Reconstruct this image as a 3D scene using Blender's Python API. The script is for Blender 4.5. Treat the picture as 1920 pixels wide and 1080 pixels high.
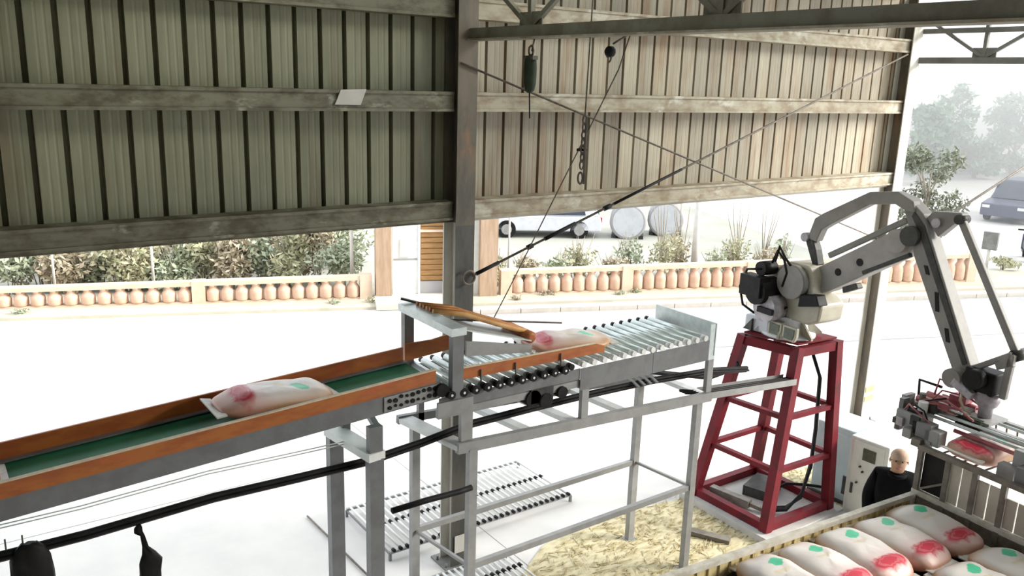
import bpy, bmesh, math, random
from mathutils import Vector, Matrix, noise

random.seed(7)
for o in list(bpy.data.objects):
    bpy.data.objects.remove(o)
scene = bpy.context.scene
COL = scene.collection

# ------------------------------------------------------------------ camera
FPX, CX, CY, CAMH = 1586.0, 960.0, 540.0, 5.5
ex = Vector((3258 - CX, 220 - CY, FPX)).normalized()
dn = Vector((760 - CX, 6970 - CY, FPX))
dn = (dn - ex * dn.dot(ex)).normalized()
ez = -dn
ey = ez.cross(ex)
CAM = Vector((0, 0, CAMH))
def c2w(v):
    v = Vector(v)
    return Vector((ex.dot(v), ey.dot(v), ez.dot(v)))
cd = bpy.data.cameras.new('camera')
cam = bpy.data.objects.new('camera', cd)
COL.objects.link(cam)
cd.sensor_width = 36.0
cd.lens = FPX / 1920 * 36.0
cd.clip_start = 0.05
cd.clip_end = 500
r_, u_, b_ = c2w((1, 0, 0)), c2w((0, -1, 0)), c2w((0, 0, -1))
M = Matrix((r_, u_, b_)).transposed().to_4x4()
M.translation = CAM
cam.matrix_world = M
scene.camera = cam

# ------------------------------------------------------------------ light
world = bpy.data.worlds.new('overcast_sky')
scene.world = world
world.use_nodes = True
wn = world.node_tree
bg = wn.nodes['Background']
bg.inputs[0].default_value = (0.90, 0.95, 1.0, 1)
bg.inputs[1].default_value = 1.0
sd = bpy.data.lights.new('hazy_sun', 'SUN')
sd.energy = 3.2
sd.angle = math.radians(25)
sd.color = (1.0, 0.95, 0.86)
sun = bpy.data.objects.new('hazy_sun', sd)
COL.objects.link(sun)
sun.location = (30, -15, 30)
sun.rotation_euler = Vector((0.70, -0.55, 0.45)).to_track_quat('Z', 'Y').to_euler()
scene.view_settings.view_transform = 'Standard'
scene.view_settings.look = 'None'
scene.view_settings.gamma = 1.0
scene.view_settings.use_curve_mapping = False
scene.view_settings.exposure = 1.25

# ------------------------------------------------------------------ pixel helpers
def ray(x, y):
    return c2w(((x - CX) / FPX, (y - CY) / FPX, 1.0))
def onz(x, y, z=0.0):
    d = ray(x, y)
    return CAM + d * ((z - CAMH) / d.z)
def ony(x, y, Y):
    d = ray(x, y)
    return CAM + d * (Y / d.y)
def onx(x, y, X):
    d = ray(x, y)
    return CAM + d * (X / d.x)

# ------------------------------------------------------------------ mesh helpers
Z = Vector((0, 0, 1))
ORG = {}
def V3(p):
    return Vector((p[0], p[1], p[2]))
class MB:
    def __init__(s):
        s.v = []; s.f = []; s.sm = []; s.mi = []
    def add(s, vs, fs, smooth=False, mi=0):
        b = len(s.v)
        s.v += [V3(p) for p in vs]
        for f in fs:
            s.f.append([i + b for i in f]); s.sm.append(smooth); s.mi.append(mi)
        return s
    def box(s, c, d, rot=None, mi=0):
        c = V3(c); hx, hy, hz = d[0] / 2, d[1] / 2, d[2] / 2
        vs = [Vector((x, y, z)) for x in (-hx, hx) for y in (-hy, hy) for z in (-hz, hz)]
        if rot is not None:
            vs = [rot @ q for q in vs]
        return s.add([c + q for q in vs], [(0, 1, 3, 2), (4, 6, 7, 5), (0, 4, 5, 1), (2, 3, 7, 6), (0, 2, 6, 4), (1, 5, 7, 3)], mi=mi)
    def bar(s, p0, p1, w, h=None, up=Z, mi=0):
        p0, p1 = V3(p0), V3(p1)
        h = w if h is None else h
        d = (p1 - p0).normalized()
        a = d.cross(up)
        if a.length < 1e-4:
            a = d.cross(Vector((1, 0, 0)))
        a.normalize(); b = a.cross(d).normalized()
        vs = []
        for p in (p0, p1):
            for sx, sy in ((-1, -1), (1, -1), (1, 1), (-1, 1)):
                vs.append(p + a * sx * w / 2 + b * sy * h / 2)
        return s.add(vs, [(0, 1, 2, 3), (7, 6, 5, 4), (0, 4, 5, 1), (1, 5, 6, 2), (2, 6, 7, 3), (3, 7, 4, 0)], mi=mi)
    def tube(s, p0, p1, r, n=10, r2=None, mi=0):
        p0, p1 = V3(p0), V3(p1)
        r2 = r if r2 is None else r2
        d = (p1 - p0).normalized()
        a = d.orthogonal().normalized(); b = d.cross(a)
        vs = []
        for p, q in ((p0, r), (p1, r2)):
            for i in range(n):
                t = 2 * math.pi * i / n
                vs.append(p + a * math.cos(t) * q + b * math.sin(t) * q)
        s.add(vs, [(i, (i + 1) % n, n + (i + 1) % n, n + i) for i in range(n)], True, mi)
        b0 = len(s.v) - 2 * n
        s.f.append([b0 + i for i in range(n)][::-1]); s.sm.append(False); s.mi.append(mi)
        s.f.append([b0 + n + i for i in range(n)]); s.sm.append(False); s.mi.append(mi)
        return s
    def path(s, pts, r, n=7, closed=False, mi=0):
        pts = [V3(p) for p in pts]
        m = len(pts)
        rs = r if isinstance(r, (list, tuple)) else [r] * m
        vs = []; ref = None
        for i, p in enumerate(pts):
            if closed:
                d = pts[(i + 1) % m] - pts[i - 1]
            else:
                d = pts[min(i + 1, m - 1)] - pts[max(i - 1, 0)]
            d.normalize()
            if ref is None:
                ref = d.orthogonal().normalized()
            a = (ref - d * ref.dot(d))
            if a.length < 1e-5:
                a = d.orthogonal()
            a.normalize(); ref = a; b = d.cross(a)
            for k in range(n):
                t = 2 * math.pi * k / n
                vs.append(p + (a * math.cos(t) + b * math.sin(t)) * rs[i])
        fs = []
        for i in range(m if closed else m - 1):
            j = (i + 1) % m
            for k in range(n):
                fs.append((i * n + k, i * n + (k + 1) % n, j * n + (k + 1) % n, j * n + k))
        s.add(vs, fs, True, mi)
        if not closed:
            b0 = len(s.v) - m * n
            s.f.append([b0 + k for k in range(n)][::-1]); s.sm.append(False); s.mi.append(mi)
            s.f.append([b0 + (m - 1) * n + k for k in range(n)]); s.sm.append(False); s.mi.append(mi)
        return s
    def prism(s, pts, th, mi=0, smooth=False):
        # pts: 3D polygon loop, th: thickness vector (both sides of the loop)
        pts = [V3(p) for p in pts]; n = len(pts); th = V3(th)
        vs = [p - th / 2 for p in pts] + [p + th / 2 for p in pts]
        s.add(vs, [(i, (i + 1) % n, n + (i + 1) % n, n + i) for i in range(n)], smooth, mi)
        b0 = len(s.v) - 2 * n
        s.f.append([b0 + i for i in range(n)][::-1]); s.sm.append(False); s.mi.append(mi)
        s.f.append([b0 + n + i for i in range(n)]); s.sm.append(False); s.mi.append(mi)
        return s
    def rev(s, prof, c, n=14, axis=Z, mi=0):
        # prof: list of (radius, height) along axis
        c = V3(c); d = V3(axis).normalized(); a = d.orthogonal().normalized(); b = d.cross(a)
        vs = []
        for r, h in prof:
            for k in range(n):
                t = 2 * math.pi * k / n
                vs.append(c + d * h + (a * math.cos(t) + b * math.sin(t)) * r)
        m = len(prof)
        fs = [(i * n + k, i * n + (k + 1) % n, (i + 1) * n + (k + 1) % n, (i + 1) * n + k) for i in range(m - 1) for k in range(n)]
        s.add(vs, fs, True, mi)
        b0 = len(s.v) - m * n
        s.f.append([b0 + k for k in range(n)][::-1]); s.sm.append(False); s.mi.append(mi)
        s.f.append([b0 + (m - 1) * n + k for k in range(n)]); s.sm.append(False); s.mi.append(mi)
        return s
    def mesh(s, name, mats, off=Vector((0, 0, 0))):
        me = bpy.data.meshes.new(name)
        me.from_pydata([tuple(p - off) for p in s.v], [], s.f)
        for m in (mats if isinstance(mats, (list, tuple)) else [mats]):
            me.materials.append(m)
        me.polygons.foreach_set('use_smooth', s.sm)
        me.polygons.foreach_set('material_index', s.mi)
        bm = bmesh.new(); bm.from_mesh(me)
        bmesh.ops.recalc_face_normals(bm, faces=bm.faces)
        bm.to_mesh(me); bm.free()
        me.update()
        return me
    def build(s, name, mats, parent=None, bevel=0, loc=None):
        off = ORG[parent.name] if parent is not None else (V3(loc) if loc is not None else Vector((0, 0, 0)))
        me = s.mesh(name, mats, off)
        o = bpy.data.objects.new(name, me)
        COL.objects.link(o)
        if parent is not None:
            o.parent = parent
        else:
            o.location = off
        ORG[o.name] = off.copy()
        if bevel:
            b = o.modifiers.new('bevel', 'BEVEL'); b.width = bevel; b.segments = 2; b.limit_method = 'ANGLE'
        return o
def tag(o, label=None, cat=None, group=None, kind=None):
    if label: o['label'] = label
    if cat: o['category'] = cat
    if group: o['group'] = group
    if kind: o['kind'] = kind
    return o
def thing(name, loc, label, cat, group=None, kind=None, rz=0):
    o = bpy.data.objects.new(name, None)
    o.empty_display_size = 0.1
    COL.objects.link(o)
    o.location = V3(loc)
    if rz: o.rotation_euler.z = rz
    ORG[o.name] = V3(loc)
    return tag(o, label, cat, group, kind)
def inst(me, name, parent, loc=(0, 0, 0), rot=None):
    o = bpy.data.objects.new(name, me)
    COL.objects.link(o)
    o.parent = parent
    o.location = V3(loc)
    if rot: o.rotation_euler = rot
    ORG[o.name] = ORG[parent.name]
    return o
def copy_tree(o, parent=None):
    c = o.copy(); COL.objects.link(c); c.parent = parent
    ORG[c.name] = ORG[o.name].copy()
    for ch in o.children:
        copy_tree(ch, c)
    return c
def rotz(a):
    return Matrix.Rotation(a, 3, 'Z')

# ------------------------------------------------------------------ materials
def mk(name, col, col2=None, scale=6.0, rough=0.6, metal=0.0, bump=0.0, stretch=(1, 1, 1), lo=0.42, hi=0.62, col3=None, s3=1.5, lo3=0.55, hi3=0.7, detail=6, coords='pos', spec=0.5, vary=0.0):
    m = bpy.data.materials.new(name); m.use_nodes = True
    nt = m.node_tree; P = nt.nodes['Principled BSDF']
    if max(col) < 0.08: spec = 0.18
    P.inputs['Specular IOR Level'].default_value = spec
    P.inputs['Roughness'].default_value = rough
    P.inputs['Metallic'].default_value = metal
    col = tuple(col) + (1,)
    if col2 is None:
        col2 = tuple(c * 0.82 for c in col[:3])
    if coords == 'pos':
        g = nt.nodes.new('ShaderNodeNewGeometry'); src = g.outputs['Position']
    else:
        g = nt.nodes.new('ShaderNodeTexCoord'); src = g.outputs['Object']
    mp = nt.nodes.new('ShaderNodeMapping'); mp.inputs['Scale'].default_value = stretch
    nt.links.new(src, mp.inputs[0])
    def nz(sc, lo_, hi_):
        n = nt.nodes.new('ShaderNodeTexNoise'); n.inputs['Scale'].default_value = sc; n.inputs['Detail'].default_value = detail
        n.inputs['Roughness'].default_value = 0.6
        nt.links.new(mp.outputs[0], n.inputs['Vector'])
        r = nt.nodes.new('ShaderNodeMapRange'); r.inputs['From Min'].default_value = lo_; r.inputs['From Max'].default_value = hi_
        nt.links.new(n.outputs['Fac'], r.inputs['Value'])
        return n, r
    n, r = nz(scale, lo, hi)
    mx = nt.nodes.new('ShaderNodeMix'); mx.data_type = 'RGBA'
    mx.inputs['A'].default_value = col; mx.inputs['B'].default_value = tuple(col2) + (1,)
    nt.links.new(r.outputs[0], mx.inputs['Factor'])
    out = mx.outputs['Result']
    if col3 is not None:
        n3, r3 = nz(s3, lo3, hi3)
        m3 = nt.nodes.new('ShaderNodeMix'); m3.data_type = 'RGBA'
        nt.links.new(out, m3.inputs['A']); m3.inputs['B'].default_value = tuple(col3) + (1,)
        nt.links.new(r3.outputs[0], m3.inputs['Factor'])
        out = m3.outputs['Result']
    if vary:      # sheet to sheet differences
        oi = nt.nodes.new('ShaderNodeObjectInfo'); mr_ = nt.nodes.new('ShaderNodeMapRange')
        mr_.inputs['To Min'].default_value = 1 - vary; mr_.inputs['To Max'].default_value = 1 + vary * .4
        nt.links.new(oi.outputs['Random'], mr_.inputs['Value'])
        hv = nt.nodes.new('ShaderNodeHueSaturation'); nt.links.new(mr_.outputs[0], hv.inputs['Value']); nt.links.new(out, hv.inputs['Color'])
        out = hv.outputs[0]
    nt.links.new(out, P.inputs['Base Color'])
    if bump:
        b = nt.nodes.new('ShaderNodeBump'); b.inputs['Strength'].default_value = bump; b.inputs['Distance'].default_value = 0.02
        nt.links.new(n.outputs['Fac'], b.inputs['Height']); nt.links.new(b.outputs[0], P.inputs['Normal'])
    return m
MT = {}
MT['clad_left'] = mk('olive_cladding', (0.265, 0.265, 0.175), (0.225, 0.23, 0.15), 5, 0.55, 0, 0.1, (3, 3, 0.35), col3=(0.19, 0.14, 0.08), s3=1.4, lo3=0.54, hi3=0.76, vary=0.15)
MT['clad_right'] = mk('tan_cladding', (0.42, 0.37, 0.28), (0.36, 0.325, 0.25), 5, 0.55, 0, 0.1, (3, 3, 0.35), col3=(0.26, 0.15, 0.07), s3=1.6, lo3=0.48, hi3=0.72, vary=0.28)
MT['girt_left'] = mk('weathered_girt_olive', (0.20, 0.19, 0.13), (0.10, 0.085, 0.05), 5, 0.6, 0, 0.15, (1, 1, 2), col3=(0.42, 0.42, 0.33), s3=3.5, lo3=0.6, hi3=0.72)
MT['girt_right'] = mk('weathered_girt_tan', (0.40, 0.36, 0.27), (0.26, 0.20, 0.13), 4, 0.6, 0, 0.15, (1, 1, 2), col3=(0.55, 0.53, 0.45), s3=3.0, lo3=0.55, hi3=0.68)
MT['column'] = mk('weathered_column', (0.15, 0.12, 0.085), (0.09, 0.08, 0.065), 3, 0.6, 0, 0.1, (2, 2, 0.7), col3=(0.27, 0.14, 0.07), s3=2.0, lo3=0.6, hi3=0.75)
MT['column_low'] = mk('dark_column_foot', (0.09, 0.085, 0.075), (0.06, 0.06, 0.055), 3, 0.6, 0, 0.1, (2, 2, 0.7))
MT['column_pale_lit'] = mk('pale_lit_column', (0.68, 0.66, 0.59), (0.56, 0.53, 0.46), 3, 0.6, 0, 0.05, (2, 2, 0.6))  # on the dark column's back this pale tone stands in for outside light
MT['truss'] = mk('grey_truss_steel', (0.20, 0.20, 0.19), (0.14, 0.14, 0.13), 4, 0.55, 0.0, 0.05)
MT['truss_near'] = mk('dusty_truss_tube', (0.22, 0.21, 0.16), (0.15, 0.13, 0.09), 4, 0.55, 0.0, 0.05)
MT['rod'] = mk('rusty_rod', (0.16, 0.13, 0.10), (0.08, 0.07, 0.06), 12, 0.6)
MT['black'] = mk('black_rubber', (0.009, 0.0085, 0.009), (0.016, 0.015, 0.016), 10, 0.55)
MT['dkred_hose'] = mk('dark_red_hose', (0.07, 0.02, 0.03), (0.04, 0.02, 0.025), 5, 0.5)
MT['steel_grey'] = mk('grey_painted_steel', (0.18, 0.185, 0.19), (0.15, 0.15, 0.155), 6, 0.45, 0.1)
MT['steel_lt'] = mk('light_grey_painted_steel', (0.30, 0.30, 0.295), (0.25, 0.25, 0.245), 6, 0.45, 0.1)
MT['galv'] = mk('galvanised_steel', (0.60, 0.65, 0.65), (0.50, 0.56, 0.56), 14, 0.35, 0.35)
MT['roller'] = mk('zinc_roller', (0.72, 0.80, 0.79), (0.64, 0.72, 0.72), 8, 0.3, 0.3)
MT['white'] = mk('white_plastic_lit_steel', (0.75, 0.76, 0.74), (0.68, 0.69, 0.68), 8, 0.45)
MT['orange'] = mk('orange_side_board', (0.42, 0.13, 0.025), (0.33, 0.085, 0.02), 4, 0.5, 0, 0.05, (1, 1, 3), col3=(0.50, 0.10, 0.03), s3=2.5, lo3=0.58, hi3=0.7)
MT['wood_edge'] = mk('pale_board_edge', (0.66, 0.58, 0.42), (0.55, 0.46, 0.32), 10, 0.6)
MT['strap'] = mk('pale_orange_strap', (0.62, 0.36, 0.13), (0.50, 0.24, 0.08), 6, 0.5)
MT['belt'] = mk('green_belt', (0.028, 0.20, 0.105), (0.022, 0.16, 0.085), 5, 0.5, 0, 0.05)
MT['red'] = mk('red_pedestal_paint', (0.14, 0.006, 0.013), (0.10, 0.005, 0.010), 4, 0.55, 0, 0.03, spec=0.25, col3=(0.06, 0.008, 0.012), s3=3, lo3=0.6, hi3=0.75)
MT['robot'] = mk('robot_grey_paint', (0.26, 0.25, 0.235), (0.22, 0.21, 0.20), 5, 0.5, spec=0.3)
MT['robot_light'] = mk('robot_pale_grey_paint', (0.36, 0.34, 0.33), (0.31, 0.29, 0.28), 5, 0.5, spec=0.3)
MT['robot_cream'] = mk('robot_cream_paint', (0.44, 0.41, 0.33), (0.37, 0.34, 0.27), 5, 0.4)
MT['robot_white'] = mk('robot_white_paint', (0.62, 0.64, 0.68), (0.55, 0.57, 0.62), 5, 0.4)
MT['robot_dark'] = mk('robot_dark_castings', (0.07, 0.07, 0.065), (0.045, 0.045, 0.045), 8, 0.45)
MT['lilac'] = mk('lilac_grey_casting', (0.45, 0.42, 0.46), (0.30, 0.27, 0.30), 12, 0.4)
MT['grip_pink'] = mk('pinkish_red_cylinder', (0.42, 0.13, 0.14), (0.30, 0.07, 0.09), 12, 0.4)
MT['cabinet'] = mk('white_cabinet_paint', (0.68, 0.70, 0.66), (0.62, 0.64, 0.61), 5, 0.4)
MT['cabinet_blue'] = mk('pale_blue_cabinet_paint', (0.50, 0.60, 0.60), (0.44, 0.54, 0.55), 5, 0.4)
MT['screen'] = mk('dark_green_screen', (0.07, 0.09, 0.06), (0.05, 0.06, 0.045), 20, 0.3)
MT['redspot'] = mk('bright_red_plastic', (0.55, 0.02, 0.05), (0.45, 0.02, 0.04), 8, 0.4)
MT['truck_rail'] = mk('pale_truck_rail', (0.62, 0.60, 0.54), (0.46, 0.43, 0.36), 8, 0.5, 0, 0.05)
MT['truck_board'] = mk('yellow_truck_board', (0.62, 0.52, 0.27), (0.50, 0.40, 0.18), 6, 0.6, 0, 0.1, (4, 4, 0.7), col3=(0.18, 0.10, 0.04), s3=4, lo3=0.58, hi3=0.7)
MT['truck_floor'] = mk('dark_truck_floor', (0.06, 0.045, 0.035), (0.035, 0.03, 0.025), 6, 0.7)
MT['truck_panel'] = mk('grey_truck_panel', (0.50, 0.46, 0.39), (0.42, 0.38, 0.32), 4, 0.5, 0, 0.05, (1, 1, .5))
MT['truck_post'] = mk('brown_grey_truck_post', (0.20, 0.18, 0.15), (0.13, 0.11, 0.09), 8, 0.5)
MT['concrete'] = mk('bright_concrete_yard', (0.62, 0.60, 0.57), (0.56, 0.55, 0.53), 0.9, 0.75, 0, 0.05, col3=(0.50, 0.49, 0.48), s3=0.35, lo3=0.55, hi3=0.75)
MT['asphalt'] = mk('pale_road_surface', (0.355, 0.35, 0.355), (0.33, 0.325, 0.33), 2, 0.8, 0, 0.05)
MT['verge'] = mk('sandy_verge', (0.50, 0.44, 0.36), (0.44, 0.42, 0.33), 1.5, 0.9, 0, 0.1, col3=(0.36, 0.37, 0.24), s3=0.8, lo3=0.55, hi3=0.7)
MT['field'] = mk('dry_field', (0.38, 0.375, 0.34), (0.33, 0.33, 0.28), 0.4, 0.9, 0, 0.1)
MT['kerb'] = mk('pale_kerb_stone', (0.56, 0.52, 0.46), (0.50, 0.46, 0.40), 4, 0.8)
MT['straw'] = mk('straw_covered_floor', (0.60, 0.54, 0.36), (0.46, 0.40, 0.24), 7, 0.9, 0, 0.4, (1, 2.2, 1), col3=(0.17, 0.13, 0.07), s3=3.5, lo3=0.58, hi3=0.74)
MT['straw2'] = mk('loose_straw', (0.52, 0.45, 0.26), (0.34, 0.27, 0.13), 9, 0.9)
MT['plinth'] = mk('pale_concrete_plinth', (0.52, 0.51, 0.49), (0.45, 0.44, 0.43), 5, 0.8)
MT['bal'] = mk('terracotta_pink_balustrade', (0.64, 0.44, 0.33), (0.58, 0.38, 0.27), 5, 0.75)
MT['bal_cap'] = mk('pale_peach_coping', (0.66, 0.52, 0.40), (0.60, 0.46, 0.34), 4, 0.75)
MT['gate_brown'] = mk('brown_gate_pillar', (0.42, 0.30, 0.21), (0.34, 0.23, 0.15), 4, 0.7, 0, 0.05, (4, 4, .4))
MT['gate_wood'] = mk('orange_brown_slat', (0.36, 0.20, 0.075), (0.29, 0.15, 0.055), 4, 0.6, 0, 0.05, (1, 1, 5))
MT['bark'] = mk('pale_bark', (0.34, 0.30, 0.24), (0.25, 0.22, 0.17), 8, 0.9)
MT['leaf_a'] = mk('grey_green_leaves', (0.40, 0.44, 0.32), (0.30, 0.34, 0.23), 2.0, 0.7)
MT['leaf_b'] = mk('olive_leaves', (0.46, 0.45, 0.30), (0.33, 0.33, 0.20), 2.0, 0.7)
MT['leaf_c'] = mk('dry_brown_leaves', (0.46, 0.40, 0.29), (0.36, 0.31, 0.22), 2.0, 0.7)
MT['leaf_far'] = mk('far_green_leaves', (0.20, 0.32, 0.20), (0.15, 0.25, 0.15), 0.8, 0.7)
MT['leaf_d'] = mk('dark_speckled_leaves', (0.22, 0.24, 0.17), (0.16, 0.17, 0.12), 2.0, 0.7)
MT['pole'] = mk('pale_concrete_pole', (0.55, 0.53, 0.49), (0.50, 0.48, 0.44), 5, 0.7)
MT['car_dark'] = mk('blue_grey_car_paint', (0.07, 0.08, 0.13), (0.06, 0.07, 0.11), 5, 0.3, 0.2)
MT['car_white'] = mk('white_car_paint', (0.60, 0.61, 0.66), (0.55, 0.56, 0.60), 5, 0.3, 0.0)
MT['glass'] = mk('dark_car_glass', (0.05, 0.06, 0.09), (0.04, 0.05, 0.07), 5, 0.12)
MT['skin'] = mk('skin', (0.50, 0.30, 0.20), (0.44, 0.25, 0.16), 12, 0.55)
MT['hair'] = mk('thin_pale_hair', (0.56, 0.40, 0.30), (0.46, 0.33, 0.25), 30, 0.8)
MT['jacket'] = mk('black_jacket', (0.004, 0.004, 0.005), (0.007, 0.006, 0.008), 8, 0.9)
MT['trousers'] = mk('dark_trousers', (0.03, 0.03, 0.04), (0.02, 0.02, 0.03), 8, 0.85)
MT['roofsheet'] = mk('dull_roof_sheet', (0.22, 0.22, 0.19), (0.16, 0.16, 0.14), 3, 0.7)
MT['paper'] = mk('white_paper', (0.62, 0.60, 0.55), (0.56, 0.54, 0.50), 5, 0.8)
MT['hoist'] = mk('dark_green_balancer', (0.035, 0.05, 0.03), (0.025, 0.035, 0.02), 8, 0.5)
MT['drum'] = mk('pale_drum_plastic', (0.55, 0.56, 0.58), (0.48, 0.49, 0.52), 3, 0.5)

def bag_material():
    m = bpy.data.materials.new('printed_rice_bag'); m.use_nodes = True
    nt = m.node_tree; P = nt.nodes['Principled BSDF']; P.inputs['Roughness'].default_value = 0.42
    tc = nt.nodes.new('ShaderNodeTexCoord')
    sx = nt.nodes.new('ShaderNodeSeparateXYZ'); nt.links.new(tc.outputs['Object'], sx.inputs[0])
    no = nt.nodes.new('ShaderNodeTexNoise'); no.inputs['Scale'].default_value = 14; nt.links.new(tc.outputs['Object'], no.inputs['Vector'])
    def mth(op, a, b=None, c=None):
        n = nt.nodes.new('ShaderNodeMath'); n.operation = op
        for i, q in enumerate((a, b, c)):
            if q is None: continue
            if isinstance(q, (int, float)): n.inputs[i].default_value = q
            else: nt.links.new(q, n.inputs[i])
        return n.outputs[0]
    def rng(v, a, b):
        n = nt.nodes.new('ShaderNodeMapRange'); n.inputs['From Min'].default_value = a; n.inputs['From Max'].default_value = b
        nt.links.new(v, n.inputs['Value']); return n.outputs[0]
    def mix(f, a, b):
        n = nt.nodes.new('ShaderNodeMix'); n.data_type = 'RGBA'; nt.links.new(f, n.inputs['Factor'])
        for k, q in (('A', a), ('B', b)):
            if isinstance(q, tuple): n.inputs[k].default_value = q + (1,)
            else: nt.links.new(q, n.inputs[k])
        return n.outputs['Result']
    X, Y, Zc = sx.outputs[0], sx.outputs[1], sx.outputs[2]
    wob = mth('MULTIPLY', mth('SUBTRACT', no.outputs['Fac'], 0.5), 0.10)
    xw = mth('ADD', X, wob)
    # pale woven plastic, tan flanks with side shading put into the colour
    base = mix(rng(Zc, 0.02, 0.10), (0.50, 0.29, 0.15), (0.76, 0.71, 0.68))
    pink = mix(mth('MULTIPLY', rng(xw, 0.05, 0.2), 0.4), base, (0.68, 0.36, 0.38))
    # red printed block near one end
    dx = mth('DIVIDE', mth('SUBTRACT', xw, 0.27), 0.085); dy = mth('DIVIDE', mth('ADD', Y, wob), 0.21)
    dd = mth('SQRT', mth('ADD', mth('MULTIPLY', dx, dx), mth('MULTIPLY', dy, dy)))
    red = mix(rng(dd, 1.15, 0.75), pink, (0.55, 0.03, 0.06))
    # pale arc inside the red block
    arc = mth('MULTIPLY', rng(mth('ABSOLUTE', mth('SUBTRACT', dd, 0.55)), 0.13, 0.06), rng(Zc, 0.03, 0.05))
    red = mix(mth('MULTIPLY', arc, 0.25), red, (0.70, 0.42, 0.42))
    # green leaf emblem near the other end
    gx = mth('DIVIDE', mth('ADD', xw, 0.19), 0.075); gy = mth('DIVIDE', mth('ADD', Y, mth('MULTIPLY', X, 0.3)), 0.085)
    gd = mth('ADD', mth('ABSOLUTE', gx), mth('MULTIPLY', mth('ABSOLUTE', gy), mth('ABSOLUTE', gy)))
    gm = mth('MULTIPLY', rng(gd, 1.08, 0.85), rng(Zc, 0.0, 0.03))
    col = mix(gm, red, (0.08, 0.55, 0.32))
    # gold band below the emblem
    bm_ = mth('MULTIPLY', rng(mth('ABSOLUTE', mth('ADD', xw, 0.05)), 0.03, 0.015), rng(mth('ABSOLUTE', Y), 0.10, 0.08))
    col = mix(mth('MULTIPLY', bm_, 0.35), col, (0.62, 0.48, 0.16))
    nt.links.new(col, P.inputs['Base Color'])
    b = nt.nodes.new('ShaderNodeBump'); b.inputs['Strength'].default_value = 0.25; b.inputs['Distance'].default_value = 0.02
    n2 = nt.nodes.new('ShaderNodeTexNoise'); n2.inputs['Scale'].default_value = 9; nt.links.new(tc.outputs['Object'], n2.inputs['Vector'])
    nt.links.new(n2.outputs['Fac'], b.inputs['Height']); nt.links.new(b.outputs[0], P.inputs['Normal'])
    return m
MT['bag'] = bag_material()
MT['bag_end'] = mk('white_bag_end', (0.68, 0.66, 0.62), (0.58, 0.56, 0.53), 20, 0.5)

# ================================================================== STRUCTURE
# ---- yard
yard = MB(); yard.box((20, 20, -0.112), (200, 150, 0.2)).build('floor', MT['concrete'])
tag(bpy.data.objects['floor'], kind='structure')
floor = bpy.data.objects['floor']
# concrete slabs of the yard, split by thin recessed joints
sl_me = MB().box((0, 0, 0), (5.985, 4.985, 0.012)).mesh('slab', MT['concrete'])
k = 0
for i in range(-2, 4):
    for j in range(0, 3):
        inst(sl_me, 'slab', floor, (i * 6.0 + 2.35, 3.2 + j * 5.0, -0.006))
# ---- road, kerb and verge (follow the balustrade line)
BA = Vector((1.288, 21.981, 0)); BD = Vector((0.9273, -0.3743, 0)).normalized(); BN = Vector((BD.y, -BD.x, 0))  # BN points to the camera side
if BN.y > 0: BN = -BN
def BP(s, n=0.0, z=0.0):
    p = BA + BD * s + BN * n
    return Vector((p.x, p.y, z))
def bls(px, py):
    d = ray(px, py); nrm = BN
    t = (BA - CAM).dot(nrm) / d.dot(nrm)
    q = CAM + d * t
    return (q - BA).dot(BD), q.z
b = MB(); b.prism([BP(-30, 0.9, 0.02), BP(9.7, 0.9, 0.02), BP(30, 0.9, 0.02), BP(30, -1.2, 0.02), BP(-30, -1.2, 0.02)], (0, 0, 0.08))
tag(b.build('verge_strip', MT['verge']), kind='structure')
b = MB(); b.prism([BP(9.9, 1.75, 0.004), BP(60, 1.75, 0.004), BP(60, 4.9, 0.004), BP(9.9, 4.9, 0.004)], (0, 0, 0.02))
tag(b.build('road_strip', MT['asphalt']), kind='structure')
b = MB(); b.prism([BP(-30, -1.2, -0.02), BP(24, -1.2, -0.02), BP(24, -60, -0.02), BP(-30, -60, -0.02)], (0, 0, 0.1))
tag(b.build('field_ground', MT['field']), kind='structure')
kb = thing('kerb_row', BP(10, 1.65), 'pale stone kerb along the road edge', 'kerb')
for i in range(22):
    MB().bar(BP(9.9 + i * 1.0, 1.65, 0.05), BP(10.88 + i * 1.0, 1.65, 0.05), 0.14, 0.14).build('kerb_stone', MT['kerb'], kb)

# ---- the clad shed wall
YW = 7.70
wall = thing('wall_back', (0, YW, 4.04), None, None, kind='structure')
PITCH = 0.2425
prof = [(0, 0), (0.058, 0), (0.068, 0.0018), (0.076, 0.0018), (0.086, 0), (0.122, 0), (0.132, 0.0018), (0.140, 0.0018), (0.150, 0), (0.199, 0), (0.202, 0.085), (0.232, 0.085), (0.235, 0), (PITCH, 0)]
def strip_mesh(name, z0, z1, mat, prof=prof):
    m = MB(); n = len(prof)
    vs = [(x, y, z0) for x, y in prof] + [(x, y, z1) for x, y in prof] + [(x, y + 0.004, z0) for x, y in prof] + [(x, y + 0.004, z1) for x, y in prof]
    fs = [(i, i + 1, n + i + 1, n + i) for i in range(n - 1)] + [(2 * n + i, 3 * n + i, 3 * n + i + 1, 2 * n + i + 1) for i in range(n - 1)]
    m.add(vs, fs)
    me = bpy.data.meshes.new(name); me.from_pydata([tuple(p) for p in m.v], [], m.f); me.materials.append(mat)
    return me
ml = strip_mesh('cladding_strip', 0.0, 3.2, MT['clad_left'], [(x_ - (0.010 if 0.19 < x_ < 0.21 else 0), y_) for x_, y_ in prof])
mr = strip_mesh('cladding_strip', 0.0, 3.2, MT['clad_right'])
x = 0.808 - 0.2175 - PITCH * 28
while x < 4.62:
    inst(ml, 'cladding_strip', wall, (x, 0, 0)); x += PITCH
x = 5.075 - 0.2175 - PITCH
while x < 12.62:
    inst(mr, 'cladding_strip', wall, (x, 0, 0)); x += PITCH
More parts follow.
